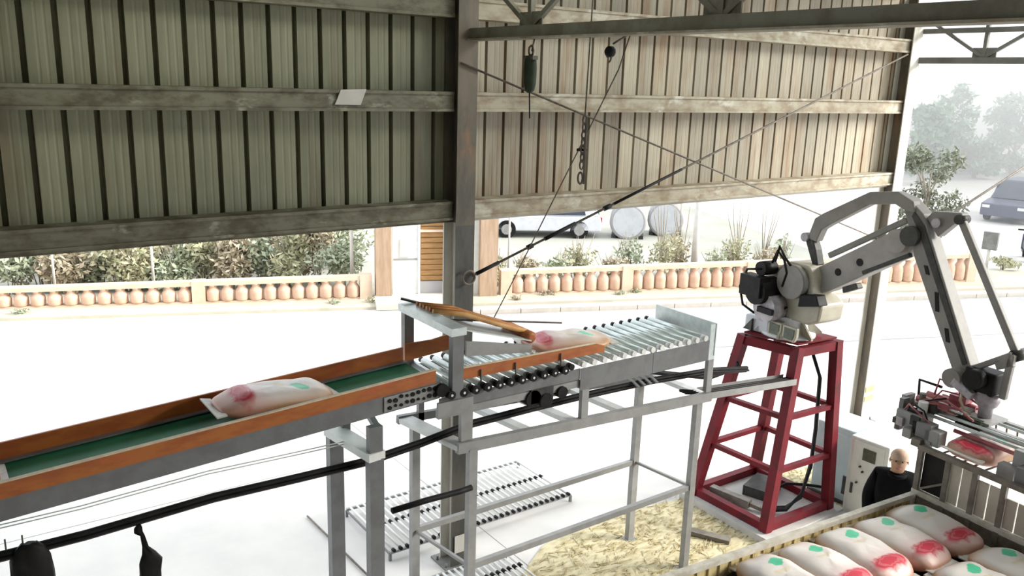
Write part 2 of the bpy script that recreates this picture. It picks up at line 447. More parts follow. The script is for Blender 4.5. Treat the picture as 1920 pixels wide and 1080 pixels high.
def girt(x0, x1, zb, h, mat, yf=7.50):
    # C purlin with small lips, open towards the yard; the web faces the camera
    m = MB(); yb = YW - 0.005; t = 0.012
    for xx in ((x0, x1),):
        m.box(((x0 + x1) / 2, yf + t / 2, zb + h / 2), (x1 - x0, t, h))
        m.box(((x0 + x1) / 2, (yf + yb) / 2, zb + h - t / 2), (x1 - x0, yb - yf, t))
        m.box(((x0 + x1) / 2, (yf + yb) / 2, zb + t / 2), (x1 - x0, yb - yf, t))
        m.box(((x0 + x1) / 2, yf - 0.008, zb + h - 0.014), (x1 - x0, 0.02, 0.028))
        m.box(((x0 + x1) / 2, yf - 0.008, zb + 0.014), (x1 - x0, 0.02, 0.028))
    return m.build('girt', mat, wall)
for zb in (4.055, 5.165, 6.075, 6.95):
    girt(-6, 4.56, zb, 0.195, MT['girt_left'])
    girt(4.80, 12.72, zb, 0.195, MT['girt_right'])
MB().box((-0.7, 7.67, 4.03), (10.5, 0.16, 0.03)).build('bottom_flashing', MT['girt_left'], wall)
MB().box((8.76, 7.66, 4.025), (7.9, 0.16, 0.025)).build('bottom_flashing', MT['column_pale_lit'], wall)  # pale tone stands in for the lit lower edge of this bay

# ---- roof, and end and front walls added to darken the interior (all out of view)
b = MB(); zr = lambda y: 7.2 + 0.08 * (8.4 - y)
GA, GB, GX0 = 6.2, 4.4, 3.4      # unseen strip of clear roof lights, added to brighten the conveyor tops
for xa, xb, ya, yb_ in ((-14, 13.3, 8.4, GA), (-14, 13.3, GB, -10), (-14, GX0, GA, GB)):
    b.prism([(xa, ya, zr(ya)), (xb, ya, zr(ya)), (xb, yb_, zr(yb_)), (xa, yb_, zr(yb_))], (0, 0, 0.05))
tag(b.build('ceiling', MT['roofsheet']), kind='structure')
rlm = bpy.data.materials.new('added_clear_roof'); rlm.use_nodes = True
nt = rlm.node_tree; nt.nodes.remove(nt.nodes['Principled BSDF'])
m1 = nt.nodes.new('ShaderNodeMixShader'); m1.inputs[0].default_value = 0.35
tb = nt.nodes.new('ShaderNodeBsdfTransparent'); tl = nt.nodes.new('ShaderNodeBsdfTranslucent')
tb.inputs[0].default_value = (0.85, 0.87, 0.85, 1); tl.inputs[0].default_value = (0.8, 0.82, 0.8, 1)
nt.links.new(tb.outputs[0], m1.inputs[1]); nt.links.new(tl.outputs[0], m1.inputs[2]); nt.links.new(m1.outputs[0], nt.nodes['Material Output'].inputs['Surface'])
xx_ = GX0
ceil_ = bpy.data.objects['ceiling']
while xx_ < 13.2:
    x2_ = min(xx_ + 1.07, 13.3)
    MB().prism([(xx_, GA + .05, zr(GA) + .035), (x2_ - .01, GA + .05, zr(GA) + .035), (x2_ - .01, GB - .05, zr(GB) + .035), (xx_, GB - .05, zr(GB) + .035)], (0, 0, 0.004)).build('added_roof_light', rlm, ceil_)
    xx_ = x2_
b = MB(); b.box((-14, -1, 3.6), (0.08, 18.6, 7.2)); tag(b.build('added_wall_left', MT['clad_left']), kind='structure')  # assumed end wall, added to darken the interior
b = MB(); b.box((-2.3, -10, 4.3), (23.3, 0.08, 8.6)); tag(b.build('added_wall_front', MT['clad_left']), kind='structure')  # assumed front wall, added to keep light off the clad wall

# ================================================================== COLUMNS, TRUSSES
def column(x0, x1, y0, y1, ztop, label, m_flange, m_web, lower=None, zl=4.0):
    c = thing('steel_column', ((x0 + x1) / 2, (y0 + y1) / 2, 0), label, 'column')
    zs = [(0, zl, lower), (zl, ztop, m_flange)] if lower else [(0, ztop, m_flange)]
    for a, b_, mm in zs:
        MB().box(((x0 + x1) / 2, y0 + 0.008, (a + b_) / 2), (x1 - x0, 0.016, b_ - a)).build('flange', mm, c)
        back = MT['column_pale_lit'] if lower and a == 0 else mm  # lower back flange and web: outside light put into the colour
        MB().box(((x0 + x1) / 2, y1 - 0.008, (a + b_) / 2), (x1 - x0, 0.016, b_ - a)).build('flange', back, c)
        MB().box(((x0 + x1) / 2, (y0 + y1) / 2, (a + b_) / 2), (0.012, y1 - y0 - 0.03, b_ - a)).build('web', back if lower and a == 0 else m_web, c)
    MB().box(((x0 + x1) / 2, (y0 + y1) / 2, 0.012), (x1 - x0 + 0.16, y1 - y0 + 0.14, 0.024)).build('base_plate', MT['truss'], c)
    for sx in (-1, 1):
        for sy in (-1, 1):
            MB().tube(((x0 + x1) / 2 + sx * ((x1 - x0) / 2 + 0.05), (y0 + y1) / 2 + sy * 0.1, 0.02), ((x0 + x1) / 2 + sx * ((x1 - x0) / 2 + 0.05), (y0 + y1) / 2 + sy * 0.1, 0.07), 0.016, 6).build('anchor_bolt', MT['truss'], c)
    return c
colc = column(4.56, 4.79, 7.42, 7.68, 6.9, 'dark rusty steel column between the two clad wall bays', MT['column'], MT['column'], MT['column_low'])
colr = column(12.66, 12.90, 7.44, 7.68, 6.9, 'pale steel column at the open end of the clad wall', MT['column_pale_lit'], MT['column'])
for zz in (0.45, 0.62):
    MB().box((12.78, 7.43, zz), (0.245, 0.012, 0.09)).build('yellow_band', MT['truck_board'], colr)
st = MB().box((4.675, 7.405, 0.30), (0.16, 0.006, 0.22)).build('notice_label', MT['paper'], loc=(4.675, 7.41, 0.2))
tag(st, 'small faded notice stuck to the foot of the dark column', 'notice')

def truss(x, zb, label, mat, ymin, tie=False, mul=1.0):
    t = thing('roof_truss', (x, 7.5, zb), label, 'truss')
    zt = lambda y: 6.66 + 0.08 * (7.5 - y)
    w = 0.12 * mul
    MB().bar((x, 7.44, zb), (x, ymin, zb), w, w).build('bottom_chord', mat, t)
    if mul >= 1:
        MB().bar((x - 0.075, 7.44, zb - w / 2 + 0.01), (x - 0.075, ymin, zb - w / 2 + 0.01), 0.04, 0.018).build('chord_lip', MT['girt_right'], t)
    MB().bar((x, 7.44, zt(7.44)), (x, ymin, zt(ymin)), w, w * .9).build('top_chord', mat, t)
    nodes = []
    y = 6.48
    while y > ymin + 1:
        nodes.append(y); y -= 2.25
    prev = 7.46
    for y in nodes:
        MB().bar((x, y, zb), (x, y, zt(y)), 0.05, 0.05).build('vertical_web', mat, t)
        ym = prev if prev > 7 else (y + prev) / 2
        MB().bar((x, y, zb + 0.04), (x, ym, zt(ym) - 0.05), 0.045, 0.045).build('diagonal_web', mat, t)
        yn = y - 1.3
        MB().bar((x, y, zb + 0.04), (x, yn, zt(yn) - 0.05), 0.045, 0.045).build('diagonal_web', mat, t)
        MB().box((x, y, zb + 0.1), (0.014, 0.34, 0.16)).build('gusset_plate', mat, t)
        prev = y
    if tie:
        MB().bar((x + 0.02, 7.5, 6.40), (x + 0.02, ymin, 6.40), 0.09, 0.07).build('tie_bar', mat, t)
    return t
truss(4.75, 5.92, 'dusty tubular roof truss fixed to the dark middle column', MT['truss_near'], -8)
truss(12.92, 5.97, 'grey open web roof truss against the white sky', MT['truss'], -8, True, 0.75)

# ---- bracing rods
def rod(p0, p1, r, label, parts=()):
    p0, p1 = V3(p0), V3(p1)
    t = thing('brace_rod', p0, label, 'brace rod')
    MB().tube(p0, p1, r, 8).build('rod', MT['rod'], t)
    d = (p1 - p0).normalized()
    # eye ring at the lower end
    c = p0 - d * 0.05; a = d; bb = d.cross(Vector((0, 1, 0))).normalized()
    MB().path([c + (a * math.cos(k * math.pi / 8) + bb * math.sin(k * math.pi / 8)) * 0.075 for k in range(16)], 0.014, 6, True).build('eye_ring', MT['rod'], t)
    for f0, f1, rr in parts:
        MB().tube(p0 + d * f0, p0 + d * f1, rr, 8).build('turnbuckle', MT['black'], t)
    return t
yb = 7.36
rod(ony(886, 517, yb), ony(1702, 102, yb), 0.014, 'long brace rod rising from the ring on the dark column to the pale column', ((0.05, 0.35, .022), (0.75, 0.82, .03), (1.0, 1.45, .024), (1.9, 2.0, .03), (2.05, 3.2, .018)))
rod(ony(1655, 452, yb + .04), ony(864, 118, yb + .04), 0.011, 'thin brace rod falling from the top of the dark column behind the robot', ((0.1, 0.3, .02),))
rod(ony(1672, 474, 7.40), (20.5, 7.4, 5.35), 0.02, 'black stay rod running out past the right of the robot', ((0.2, 0.5, .03),))
column(20.4, 20.64, 7.3, 7.56, 6.0, 'bare steel post beyond the open end of the shed', MT['column_pale_lit'], MT['column'])

# ---- hanging tackle under the near truss
def beamp(px):
    # point under the near truss bottom chord seen at pixel column px
    best = None
    for k in range(60):
        y = 7.3 - k * 0.08
        q = Vector((4.75, y, 5.87)) - CAM
        xx = CX + FPX * q.dot(r_) / (-q.dot(b_))
        if best is None or abs(xx - px) < best[0]:
            best = (abs(xx - px), y)
    return best[1]
y1 = beamp(998)
t = thing('spring_balancer', (4.75, y1, 5.2), 'dark green spring balancer hanging under the tubular truss', 'hoist')
P = lambda py, px=995: onx(px, py, 4.75)
MB().tube((4.75, y1, 5.86), P(96, 997), 0.008, 6).build('hanger_wire', MT['rod'], t)
c = P(95, 996); MB().path([c + Vector((0, math.cos(k * .7854) * .035, math.sin(k * .7854) * .045)) for k in range(8)], 0.011, 6, True).build('hook_ring', MT['rod'], t)
a0, a1 = P(104, 995), P(166, 993)
MB().rev([(0.03, 0), (0.055, -0.03), (0.062, -0.12), (0.058, -0.25), (0.045, -0.31), (0.02, -0.335)], a0, 12).build('housing', MT['hoist'], t)
MB().box(a0 + Vector((0, 0, -0.02)), (0.06, 0.15, 0.035)).build('bracket', MT['rod'], t)
MB().tube(a0 + Vector((0, 0, -0.33)), P(222, 993), 0.007, 6).build('load_wire', MT['black'], t)
y2 = beamp(1108)
t = thing('chain_hook', (4.75, y2, 4.5), 'wire rope with shackles and a bottom hook ring hanging before the tan wall', 'hook')
MB().tube((4.75, y2, 6.6), onx(1097, 218, 4.75), 0.007, 6).build('wire_rope', MT['rod'], t)
pts = [onx(1097 - (py - 218) * 0.07, py, 4.75) for py in (218, 232, 246, 260, 274, 288, 302, 316)]
for i in range(len(pts) - 1):
    m_ = (pts[i] + pts[i + 1]) / 2; h_ = (pts[i] - pts[i + 1]).length * .62
    ax = Vector((0, 1, 0)) if i % 2 else Vector((1, 0, 0))
    MB().path([m_ + Z * math.sin(k * .7854) * h_ + ax * math.cos(k * .7854) * .022 for k in range(8)], 0.009, 5, True).build('chain_link', MT['rod'], t)
MB().tube(onx(1083, 281, 4.75), onx(1099, 281, 4.75), 0.014, 6).build('shackle_pin', MT['black'], t)
MB().tube(onx(1100, 220, 4.70), onx(1094, 345, 4.70), 0.012, 6).build('second_fall', MT['rod'], t)
c = onx(1088, 334, 4.75); MB().path([c + Vector((0, math.cos(k * .5236) * .032, math.sin(k * .5236) * .05)) for k in range(12)], 0.010, 6, True).build('bottom_ring', MT['rod'], t)
y3 = beamp(1178)
t = thing('pulley_hook', (4.75, y3, 5.4), 'small dark pulley hook tied just below the truss', 'hook')
MB().path([(4.75, y3, 5.9), onx(1176, 66, 4.75), onx(1150, 82, 4.75)], 0.008, 6).build('tie_rope', MT['rod'], t)
MB().rev([(0.02, -0.045), (0.045, -0.02), (0.045, 0.02), (0.02, 0.045)], onx(1144, 97, 4.75), 10, (1, 0, 0)).build('pulley', MT['black'], t)
c = onx(1142, 108, 4.75); MB().path([c + Vector((0, math.cos(k * .5236) * .025, math.sin(k * .5236) * .035)) for k in range(10)], 0.008, 6).build('hook', MT['rod'], t)
b = MB(); b.path([(4.75, y3, 5.9), onx(1160, 130, 4.78), onx(1108, 235, 4.8), onx(1060, 330, 4.85), onx(1000, 450, 4.85), onx(955, 540, 4.85), onx(926, 596, 4.85)], 0.006, 5)
o = b.build('thin_cord', MT['rod'], loc=onx(926, 596, 4.85)); tag(o, 'thin cord slanting down from the truss to the roller conveyor', 'cord')

# ---- white notice on the middle girt
a = [ony(px, py, 7.478) for px, py in ((628, 196), (676, 197), (687, 167), (639, 168))]
tag(MB().prism(a, (0, 0.008, 0)).build('paper_notice', MT['paper'], loc=a[0]), 'blank white sheet fixed at a slant on the middle girt', 'notice')

# ================================================================== BAGS
def bag_mesh(L, W, H, seed, sag=0.0):
    nu, nv = 36, 18
    vs = []; fs = []
    def pw(v, e):
        return math.copysign(abs(v) ** e, v)
    for j in range(nv + 1):
        th = -math.pi / 2 + math.pi * j / nv
        for i in range(nu):
            ph = 2 * math.pi * i / nu
            cx_, sx_ = pw(math.cos(ph), 0.45), pw(math.sin(ph), 0.55)
            ct, st_ = pw(math.cos(th), 0.55), pw(math.sin(th), 0.9)
            p = Vector((cx_ * ct * L / 2, sx_ * ct * W / 2, st_ * H / 2))
            e = abs(p.x) / (L / 2)
            p.z *= 1 - 0.35 * e ** 3
            p.y *= 1 - 0.06 * e ** 4
            nn = noise.noise_vector(p * 5 + Vector((seed * 7.3, seed, 0)))
            p += nn * 0.014
            p.z -= sag * (e ** 2)
            p.z += 0.010 * math.sin(p.x * 21 + seed) * (1 if p.z > 0 else 0)
            vs.append(p)
    for j in range(nv):
        for i in range(nu):
            fs.append((j * nu + i, j * nu + (i + 1) % nu, (j + 1) * nu + (i + 1) % nu, (j + 1) * nu + i))
    m = MB(); m.add(vs, fs, True)
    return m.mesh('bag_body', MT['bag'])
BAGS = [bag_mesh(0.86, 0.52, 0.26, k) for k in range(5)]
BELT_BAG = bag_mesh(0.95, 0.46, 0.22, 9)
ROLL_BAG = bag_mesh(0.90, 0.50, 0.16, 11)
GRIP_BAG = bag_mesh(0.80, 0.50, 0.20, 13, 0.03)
flap = MB()
flap.prism([(-0.035, -0.20, 0.0), (0.045, -0.21, 0.01), (0.045, 0.21, -0.005), (-0.035, 0.20, 0.0)], (0, 0, 0.012))
flap_me = flap.mesh('sewn_end', MT['bag_end'])
def bag(me, L, loc, rot, label, group=None):
    t = thing('rice_bag', loc, label, 'bag', group)
    t.rotation_euler = rot
    inst(me, 'bag_body', t)
    inst(flap_me, 'sewn_end', t, (L / 2 + 0.0, 0, -0.01))
    inst(flap_me, 'sewn_end', t, (-L / 2 - 0.0, 0, -0.01), (0, 0, math.pi))
    return t

# ================================================================== BELT CONVEYOR
YF = 5.93
ZG = lambda X: 2.885 + 0.0605 * (X - 0.24)      # top of the side boards
X0, X1 = -2.6, 3.52
bc = thing('belt_conveyor', (2.85, 6.25, 0), 'inclined green belt conveyor with orange side boards', 'conveyor')
def along(dz0, dz1, y0, y1, name, mat, xa=X0, xb=X1, par=bc):
    m = MB(); pts = [(xa, (y0 + y1) / 2, ZG(xa) + dz0), (xb, (y0 + y1) / 2, ZG(xb) + dz0), (xb, (y0 + y1) / 2, ZG(xb) + dz1), (xa, (y0 + y1) / 2, ZG(xa) + dz1)]
    return m.prism(pts, (0, abs(y1 - y0), 0)).build(name, mat, par)
along(-0.165, -0.15, 5.99, 6.57, 'belt', MT['belt'])
along(-0.25, -0.24, 5.99, 6.57, 'return_belt', MT['belt'])
along(-0.118, -0.006, 5.92, 5.94, 'side_board', MT['orange'], xb=3.46)
along(-0.006, 0.004, 5.915, 5.945, 'board_edge', MT['wood_edge'], xb=3.46)
along(-0.13, 0.0, 6.59, 6.61, 'side_board', MT['orange'], xb=3.50)
along(-0.15, -0.13, 6.575, 6.62, 'board_edge', MT['wood_edge'], xb=3.50)
def channel(y, sgn):
    m = MB()
    for dz0, dz1, ya, yb_ in ((-0.285, -0.125, y - 0.004, y + 0.004), (-0.133, -0.125, y, y + sgn * 0.05), (-0.285, -0.277, y, y + sgn * 0.05)):
        pts = [(X0, (ya + yb_) / 2, ZG(X0) + dz0), (X1, (ya + yb_) / 2, ZG(X1) + dz0), (X1, (ya + yb_) / 2, ZG(X1) + dz1), (X0, (ya + yb_) / 2, ZG(X0) + dz1)]
        m.prism(pts, (0, abs(yb_ - ya), 0))
    return m.build('side_channel', MT['steel_grey'], bc)
channel(5.955, 1); channel(6.585, -1)
for xx in (-2.3, X1 - 0.02):
    MB().tube((xx, 5.98, ZG(xx) - 0.2), (xx, 6.58, ZG(xx) - 0.2), 0.045, 16).build('end_drum', MT['black'], bc)
bp = MB().prism([(2.98, 5.944, ZG(2.98) - 0.27), (3.54, 5.944, ZG(3.5) - 0.27), (3.54, 5.944, ZG(3.5) - 0.14), (2.98, 5.944, ZG(2.98) - 0.14)], (0, 0.008, 0)).build('bearing_plate', MT['steel_lt'], bc)
random.seed(3)
for i in range(9):
    for j in range(2):
        xx = 3.03 + i * 0.054; zz = ZG(xx) - 0.235 + j * 0.06 + random.uniform(-.012, .012)
        MB().tube((xx, 5.945, zz), (xx, 5.930, zz), random.uniform(0.012, 0.022), 8).build('slot_disc', MT['black'], bp)  # black discs stand in for the dark slots in the plate
MB().tube((3.52, 5.955, ZG(3.5) - 0.2), (3.52, 5.90, ZG(3.5) - 0.2), 0.06, 14).build('bearing', MT['black'], bc)
# stand of the belt conveyor
sa, sb = ony(627, 812, 6.58), ony(702, 800, 5.97)
for (xx, yy) in ((sa.x, 6.58), (sb.x, 5.97)):
    MB().box((xx, yy, 1.19), (0.13, 0.09, 2.38)).build('leg', MT['steel_grey'], bc)
    MB().box((xx, yy, 0.01), (0.22, 0.18, 0.02)).build('foot_plate', MT['steel_grey'], bc)
MB().box((sb.x + .0, 5.97, 2.52), (0.12, 0.07, 0.30)).build('upright', MT['steel_grey'], bc)
MB().box((sa.x + .1, 6.58, 2.50), (0.08, 0.07, 0.26)).build('upright', MT['steel_grey'], bc)
MB().bar((sa.x, 6.64, 2.41), (sb.x, 5.92, 2.41), 0.16, 0.07).build('cross_channel', MT['white'], bc)  # white tone stands in for overhead light on its top face
MB().bar((sa.x + .28, 6.6, 2.62), (sb.x + 0.05, 5.97, 2.60), 0.05, 0.05).build('cross_bar', MT['steel_grey'], bc)

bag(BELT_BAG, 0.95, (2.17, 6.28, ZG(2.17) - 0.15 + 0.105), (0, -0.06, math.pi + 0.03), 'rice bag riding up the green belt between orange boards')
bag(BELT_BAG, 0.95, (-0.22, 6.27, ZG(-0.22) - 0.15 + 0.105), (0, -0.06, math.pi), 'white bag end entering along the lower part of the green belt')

# ================================================================== ROLLER CONVEYOR
rc = thing('roller_conveyor', (5.4, 6.35, 0), 'grey steel roller conveyor table with portal frame and silver rollers', 'conveyor')
zr_ = 2.835
YB = 6.84
def roller_mesh(near_mat):
    m = MB()
    m.tube((0, 0.05, 0), (0, 0.87, 0), 0.032, 14, mi=0)
    m.tube((0, -0.012, 0), (0, 0.05, 0), 0.033, 10, mi=1)
    m.tube((0, 0.87, 0), (0, 0.925, 0), 0.027, 10, mi=2)
    return m.mesh('roller', [MT['roller'], near_mat, MT['black']])
rm_w, rm_b = roller_mesh(MT['white']), roller_mesh(MT['black'])
for k in range(14):
    inst(rm_w, 'roller', rc, Vector((5.12 + k * 0.132, YF, zr_)) - ORG[rc.name])
for k in range(12):
    inst(rm_b, 'roller', rc, Vector((3.58 + k * 0.126, YF, zr_)) - ORG[rc.name])
for k in range(11):
    c = Vector((3.60 + k * 0.126, YF - 0.02, zr_ - 0.005))
    sp = MB().tube(c, c - Vector((0, 0.03, 0)), 0.04, 12).build('sprocket', MT['black'], rc)
    MB().tube(c - Vector((0, 0.03, 0)), c - Vector((0, 0.034, 0)), 0.012, 8).build('axle_end', MT['white'], sp)
# right-hand side plates
def plate_box(x0, x1, y, z0, z1, name, mat, th=0.008):
    return MB().box(((x0 + x1) / 2, y, (z0 + z1) / 2), (x1 - x0, th, z1 - z0)).build(name, mat, rc)
plate_box(5.08, 6.05, 5.925, 2.575, 2.80, 'side_plate', MT['steel_grey'])
plate_box(6.056, 6.90, 5.925, 2.575, 2.80, 'side_plate', MT['steel_grey'])
plate_box(6.90, 7.00, 5.925, 2.575, 2.98, 'corner_plate', MT['galv'])
plate_box(5.08, 7.00, 6.84, 2.62, 2.80, 'back_plate', MT['steel_grey'])
MB().box((6.985, 6.38, 2.80), (0.01, 0.93, 0.37)).build('end_plate', MT['galv'], rc)
plate_box(3.50, 5.08, 5.935, 2.69, 2.80, 'side_channel', MT['steel_grey'])
plate_box(3.50, 5.08, 6.84, 2.69, 2.80, 'back_channel', MT['steel_grey'])
MB().box((3.66, 5.925, 2.70), (0.36, 0.03, 0.13)).build('end_bracket', MT['steel_lt'], rc)
MB().box((4.3, 5.965, 2.64), (1.6, 0.05, 0.07)).build('lower_side_rail', MT['steel_lt'], rc)
# posts between plates and table frame
for px_, x_ in ((1093, 5.17), (1328, 6.97)):
    MB().box((x_, 5.96, 2.40), (0.085, 0.05, 0.42)).build('post', MT['steel_lt'], rc)
MB().box((3.80, 5.97, 2.52), (0.12, 0.05, 0.36)).build('post', MT['steel_lt'], rc)
for x_ in (3.80, 5.2, 6.95):
    MB().box((x_, 6.8, 2.42), (0.06, 0.05, 0.46)).build('post', MT['steel_lt'], rc)
fr_l, fr_r = Vector((3.70, 5.95, 2.285)), Vector((7.02, 5.95, 2.125))
MB().bar(fr_l, fr_r, 0.06, 0.10).build('table_rail', MT['steel_lt'], rc)
bk_l, bk_r = Vector((3.55, 6.80, 2.285)), Vector((7.0, 6.80, 2.125))
MB().bar(bk_l, bk_r, 0.05, 0.08).build('table_rail', MT['steel_grey'], rc)
for f in (0.02, 0.25, 0.42, 0.62, 0.985):
    a_, b2 = fr_l.lerp(fr_r, f), bk_l.lerp(bk_r, f)
    MB().bar(a_, b2, 0.14 if f < 0.1 else 0.10, 0.05).build('cross_beam', MT['white'], rc)  # white stands in for the bright light on the beam tops
# legs
legs = [(3.86, 5.95, 2.25), (6.86, 5.98, 2.08), (3.74, 6.80, 2.25), (6.76, 6.80, 2.10)]
for (lx, ly, lz) in legs:
    MB().box((lx, ly, lz / 2), (0.085, 0.07, lz)).build('leg', MT['steel_lt'], rc)
    MB().box((lx, ly, 0.008), (0.15, 0.13, 0.016)).build('foot_plate', MT['steel_lt'], rc)
MB().bar((3.86, 5.95, 1.05), (6.86, 5.98, 1.05), 0.05, 0.06).build('low_rail', MT['steel_lt'], rc)
MB().bar((3.74, 6.80, 1.05), (6.76, 6.80, 1.05), 0.05, 0.06).build('low_rail', MT['steel_lt'], rc)
for i in (0, 1):
    MB().bar(Vector(legs[i]) * 1 - Vector((0, 0, legs[i][2] - 1.05)), Vector(legs[i + 2]) - Vector((0, 0, legs[i + 2][2] - 1.05)), 0.03, 0.03).build('low_rail', MT['steel_lt'], rc)
# portal
MB().box((3.66, 5.92, 3.10), (0.11, 0.07, 0.62)).build('portal_post', MT['steel_grey'], rc)
MB().box((3.66, 6.80, 3.10), (0.10, 0.07, 0.62)).build('portal_post', MT['steel_grey'], rc)
MB().box((3.66, 6.36, 3.395), (0.15, 0.97, 0.07)).build('portal_beam', MT['galv'], rc)  # pale tone carries the overhead light on its top
# guides
MB().prism([(3.76, 5.985, 2.915), (5.42, 5.985, 2.90), (5.42, 5.985, 2.965), (5.30, 5.985, 3.005), (3.76, 5.985, 3.02)], (0, 0.018, 0)).build('guide_board', MT['orange'], rc)
MB().bar((3.76, 5.985, 3.022), (5.30, 5.985, 3.008), 0.024, 0.008).build('board_edge', MT['wood_edge'], rc)
MB().prism([(3.55, 6.66, 2.92), (4.12, 6.70, 2.95), (4.12, 6.70, 3.11), (3.85, 6.68, 3.08), (3.55, 6.66, 3.09)], (0, 0.02, 0)).build('guide_board', MT['orange'], rc)
for x_ in (3.95, 4.33, 4.86):
    MB().tube((x_, 5.955, 2.72), (x_, 5.965, 2.98), 0.009, 6).build('guide_pin', MT['rod'], rc)
# press flap hung from the portal, with a row of orange straps
fl0, fl1 = 3.72, 4.62
fp = MB().prism([(fl0 + .15, 6.10, 3.22), (fl1 - .02, 6.10, 3.07), (fl1 - .02, 6.10, 3.00), (fl0 + .15, 6.10, 3.08)], (0, 0.025, 0)).build('press_flap', MT['steel_lt'], rc)
MB().prism([(fl0, 6.12, 3.36), (fl1, 6.12, 3.10), (fl1, 6.62, 3.10), (fl0, 6.62, 3.36)], (0, 0, 0.012)).build('flap_plate', MT['galv'], fp)
for k in range(6):
    yy = 6.30 + k * 0.06
    MB().path([(fl0 - 0.02, yy + .10, 3.445), (fl0 + .3, yy + .04, 3.385), (fl0 + .6, yy - .02, 3.27), (fl1 + .02, yy - 0.06, 3.16)], 0.024, 7).build('orange_strap', MT['orange'] if k % 2 else MT['strap'], fp)
MB().rev([(0.03, -0.22), (0.06, -0.2), (0.062, 0.2), (0.03, 0.22)], (fl1 + 0.02, 6.36, 3.12), 12, (0, 1, 0)).build('strap_roll', MT['orange'], fp)
MB().bar((fl0 + 0.1, 6.62, 3.30), (fl1 + .5, 6.30, 3.16), 0.014, 0.014).build('thin_bar', MT['rod'], fp)
MB().bar((3.62, 6.86, 3.47), (4.0, 6.62, 3.36), 0.03, 0.02).build('thin_bar', MT['robot_dark'], fp)
# drive motor
mo = MB().tube((4.52, 5.92, 2.60), (4.52, 6.22, 2.60), 0.085, 14).build('drive_motor', MT['black'], rc)
MB().box((4.62, 6.0, 2.62), (0.26, 0.16, 0.14)).build('gearbox', MT['robot_dark'], mo)
MB().tube((4.66, 5.90, 2.56), (4.66, 6.1, 2.56), 0.075, 14).build('motor_housing', MT['black'], mo)
MB().tube((4.86, 5.91, 2.60), (4.86, 6.06, 2.60), 0.06, 12).build('sensor_motor', MT['black'], rc)
for k in range(4):
    MB().bar((5.95 + k * .09, 6.0, 2.42), (6.2 + k * .09, 6.6, 2.42), 0.03, 0.015).build('tray_slat', MT['steel_lt'], rc)
bag(ROLL_BAG, 0.90, (5.22, 6.34, zr_ + 0.032 + 0.08), (0, 0, -0.25 + math.pi), 'flattened rice bag half through the press on the rollers')

# ================================================================== CABLES
hp = [onx(-20, 1046, 0.1), ony(160, 1000, 6.16), ony(400, 930, 6.16), ony(560, 893, 6.16), ony(690, 862, 6.16), ony(790, 828, 6.16), ony(880, 793, 6.16), ony(1000, 762, 6.16), ony(1100, 738, 6.16), ony(1220, 712, 6.16), ony(1330, 693, 6.16), ony(1400, 690, 6.3)]
hp[0] = Vector((-0.6, 6.16, hp[1].z))
hb = thing('hose_bundle', (2.9, 6.16, 2.2), 'black and dark red hose bundle slung under the conveyors', 'hose')
MB().path(hp, 0.026, 8).build('hose', MT['black'], hb)
MB().path([p + Vector((0, 0.012, -0.040)) for p in hp], 0.022, 8).build('hose', MT['dkred_hose'], hb)
MB().path([p + Vector((0, -0.03, -0.02)) for p in hp], 0.014, 7).build('hose', MT['black'], hb)
for dz in (0.05, 0.075):
    MB().path([p + Vector((0, 0.15, dz + .07)) for p in hp[:5]], 0.005, 5).build('thin_wire', MT['white'], hb)
for px_ in (12, 44):
    q = ony(px_, 1036 - (px_ - 12) * 0.25, 6.16)
    MB().tube(q, q + Vector((0, 0, 0.10)), 0.006, 5).build('cable_clip', MT['rod'], hb)
b = MB().path([ony(735, 958, 5.9), ony(800, 938, 5.9), ony(860, 922, 5.9), ony(884, 914, 5.9)], 0.028, 8)
tag(b.build('air_pipe', MT['black'], loc=ony(884, 914, 5.9)), 'short black pipe end reaching the front leg of the roller table', 'pipe')
tr = thing('cable_tray', (7.9, 6.5, 1.85), 'grey cable tray bridging from the roller table to the red pedestal', 'cable tray')
t0, t1 = ony(1318, 742, 6.10), ony(1480, 716, 6.02)
MB().bar(t0, t1, 0.20, 0.012).build('tray_bottom', MT['steel_lt'], tr)
for yy in (-0.10, 0.10):
    MB().bar(t0 + Vector((0, yy, 0.03)), t1 + Vector((0, yy, 0.03)), 0.008, 0.075).build('tray_side', MT['steel_lt'], tr)
for k in range(3):
    MB().path([t0 + Vector((-0.35, -0.05 + k * .04, 0.12)), t0 + Vector((0, -0.04 + k * .04, 0.04)), t0.lerp(t1, .5) + Vector((0, -0.05 + k * 0.05, 0.035)), t1 + Vector((0, -0.04 + k * .04, 0.035))], 0.018, 7).build('cable', MT['black'], tr)
MB().path([ony(1150, 690, 6.6), ony(1250, 700, 6.6), ony(1330, 708, 6.6), ony(1385, 688, 6.7), Vector((8.5, 6.9, 2.1))], 0.03, 7).build('loose_hose', MT['black'], tr)

